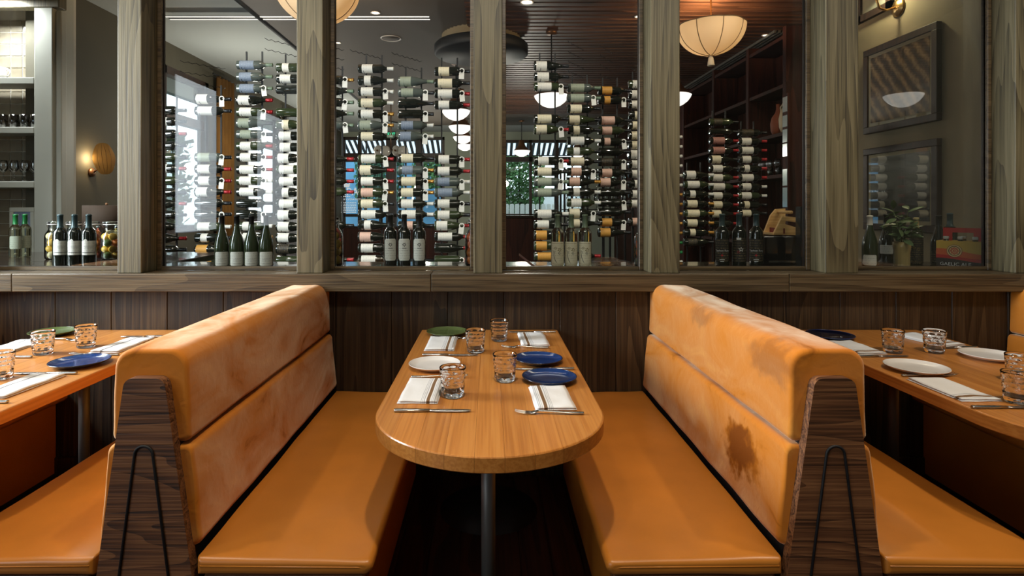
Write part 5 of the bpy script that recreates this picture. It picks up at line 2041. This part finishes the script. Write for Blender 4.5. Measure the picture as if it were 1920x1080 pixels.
def disc(r0, r1, x, z, mat, d, right=False, n=32):
    vs_ = []
    for k in range(n):
        a = 2 * math.pi * k / n
        for r in (r0, r1):
            u, v = x + r * math.cos(a), z + r * math.sin(a)
            vs_.append((cw + d, u, v) if right else (u, -cdp - d, v))
    MB().add(vs_, [(2 * k, 2 * k + 1, (2 * k + 3) % (2 * n), (2 * k + 2) % (2 * n)) for k in range(n)]).build('emblem', mat, cb)


cream_ = plain('carton_cream', S(226, 190, 130), .6)
for right in (False, True):
    ex_ = -.02 if not right else .03
    disc(.0, .036, ex_, .102, bm_['k'], .0016, right)
    disc(.0275, .034, ex_, .102, cream_, .0019, right)
    disc(.0, .024, ex_, .102, cream_, .0020, right)
    for k in range(8):
        a = k * math.pi / 4
        disc(.002, .0055, ex_ + .015 * math.cos(a), .102 + .015 * math.sin(a), bm_['r'], .0023, right, 10)
    disc(.003, .007, ex_, .102, bm_['r'], .0023, right, 12)
vs, fs = text_data('GAELIC ALE', .027)
MB().add([(v[0] * 1.0 - .016, -cdp - .0022, v[1] + .026) for v in vs], fs).build('lettering', WHT, cb)
MB().add([(cw + .0022, v[0] * .7 + .012, v[1] * .7 + .045) for v in vs], fs).build('lettering', WHT, cb)
hp = [(-.085, .12), (.10, .12), (.10, .232), (-.085, .232)]
for (a, b, c, d) in ((-.088, .102, .205, .232), (-.088, -.045, .12, .205), (.052, .102, .12, .205)):
    MB().box(a, b, -.003, .003, c, d).build('handle_panel', bm_['r'], cb)
cap_m = MB().lathe([(0, .172), (.012, .172), (.0135, .169), (.0145, .160), (.0125, .159), (.012, .15), (0, .15)], 18).mesh('bottle_cap', plain('white_crown_cap', S(206, 210, 206), .35))
nk_m = MB().lathe([(.020, .12), (.0135, .145), (.012, .16), (0, .16)], 18).mesh('bottle_neck', M['wineglass_dark'])
for i in range(3):
    for j in (-.033, .033):
        inst('bottle_cap', cap_m, cb, (-.066 + .066 * i, j, .012))
        inst('bottle_neck', nk_m, cb, (-.066 + .066 * i, j, .010))

# ------------------------------------------------------------------ furniture further back
hs_ = thing('host_stand', 'dark brown host stand at left of the fourth pane', 'host stand', (PX(978, 8), 8.0, 0))
MB().bbox(-.27, .27, -.2, .2, .06, PZ(408, 8), .006, 1).build('cabinet', M['red_wood'], hs_)
MB().bbox(-.29, .29, -.22, .22, PZ(408, 8), PZ(404, 8), .004, 1).build('top', M['counter'], hs_)
MB().box(-.25, .25, -.18, .18, 0, .06).build('plinth', M['black'], hs_)
et = thing('glass_etagere', 'black metal etagere holding clear glasses in fourth pane', 'shelves', (PX(1105, 7.3), 7.3, 0))
ex0, ex1 = -.34, .5
for x in (ex0, -.06, .22, ex1):
    for y in (-.2, .2):
        MB().box(x - .012, x + .012, y - .012, y + .012, 0, PZ(316, 7.3)).build('post', M['black'], et)
for z in (PZ(319, 7.3), PZ(355, 7.3), PZ(392, 7.3), .7):
    MB().box(ex0, ex1, -.2, .2, z - .012, z).build('shelf', M['black'], et)
k = 0
for z in (PZ(355, 7.3), PZ(392, 7.3)):
    for i in range(7):
        o = inst('stem_glass', stem, None, (PX(1105, 7.3) - .27 + i * .115, 7.3 - .1, z + .0005))
        tag(o, 'clear stem glass on the %s etagere shelf, %s from left' % ('upper' if z > 1.5 else 'lower', ORD[i]), 'glass', 'glasses on the etagere')
sb_ = thing('low_sideboard', 'dark sideboard below the lettered far window', 'sideboard', (-2.5, 15.0, 0))
MB().bbox(-1.5, 1.4, -.25, .25, .08, .88, .006, 1).build('body', M['red_wood'], sb_)
MB().bbox(-1.53, 1.43, -.27, .27, .881, .92, .004, 1).build('top', M['counter'], sb_)
for x in (-1.3, 0, 1.2):
    MB().box(x - .05, x + .05, -.2, .2, 0, .08).build('foot', M['black'], sb_)

# added fill lights without fixtures, brightening the room behind the racks
for x, y in ((-3.1, 7.6), (-3.1, 11.5), (.6, 10.5), (-1.5, 13.2)):
    point('far_room_fill', (x, y, 2.3), 60, (1, .92, .80), .12)
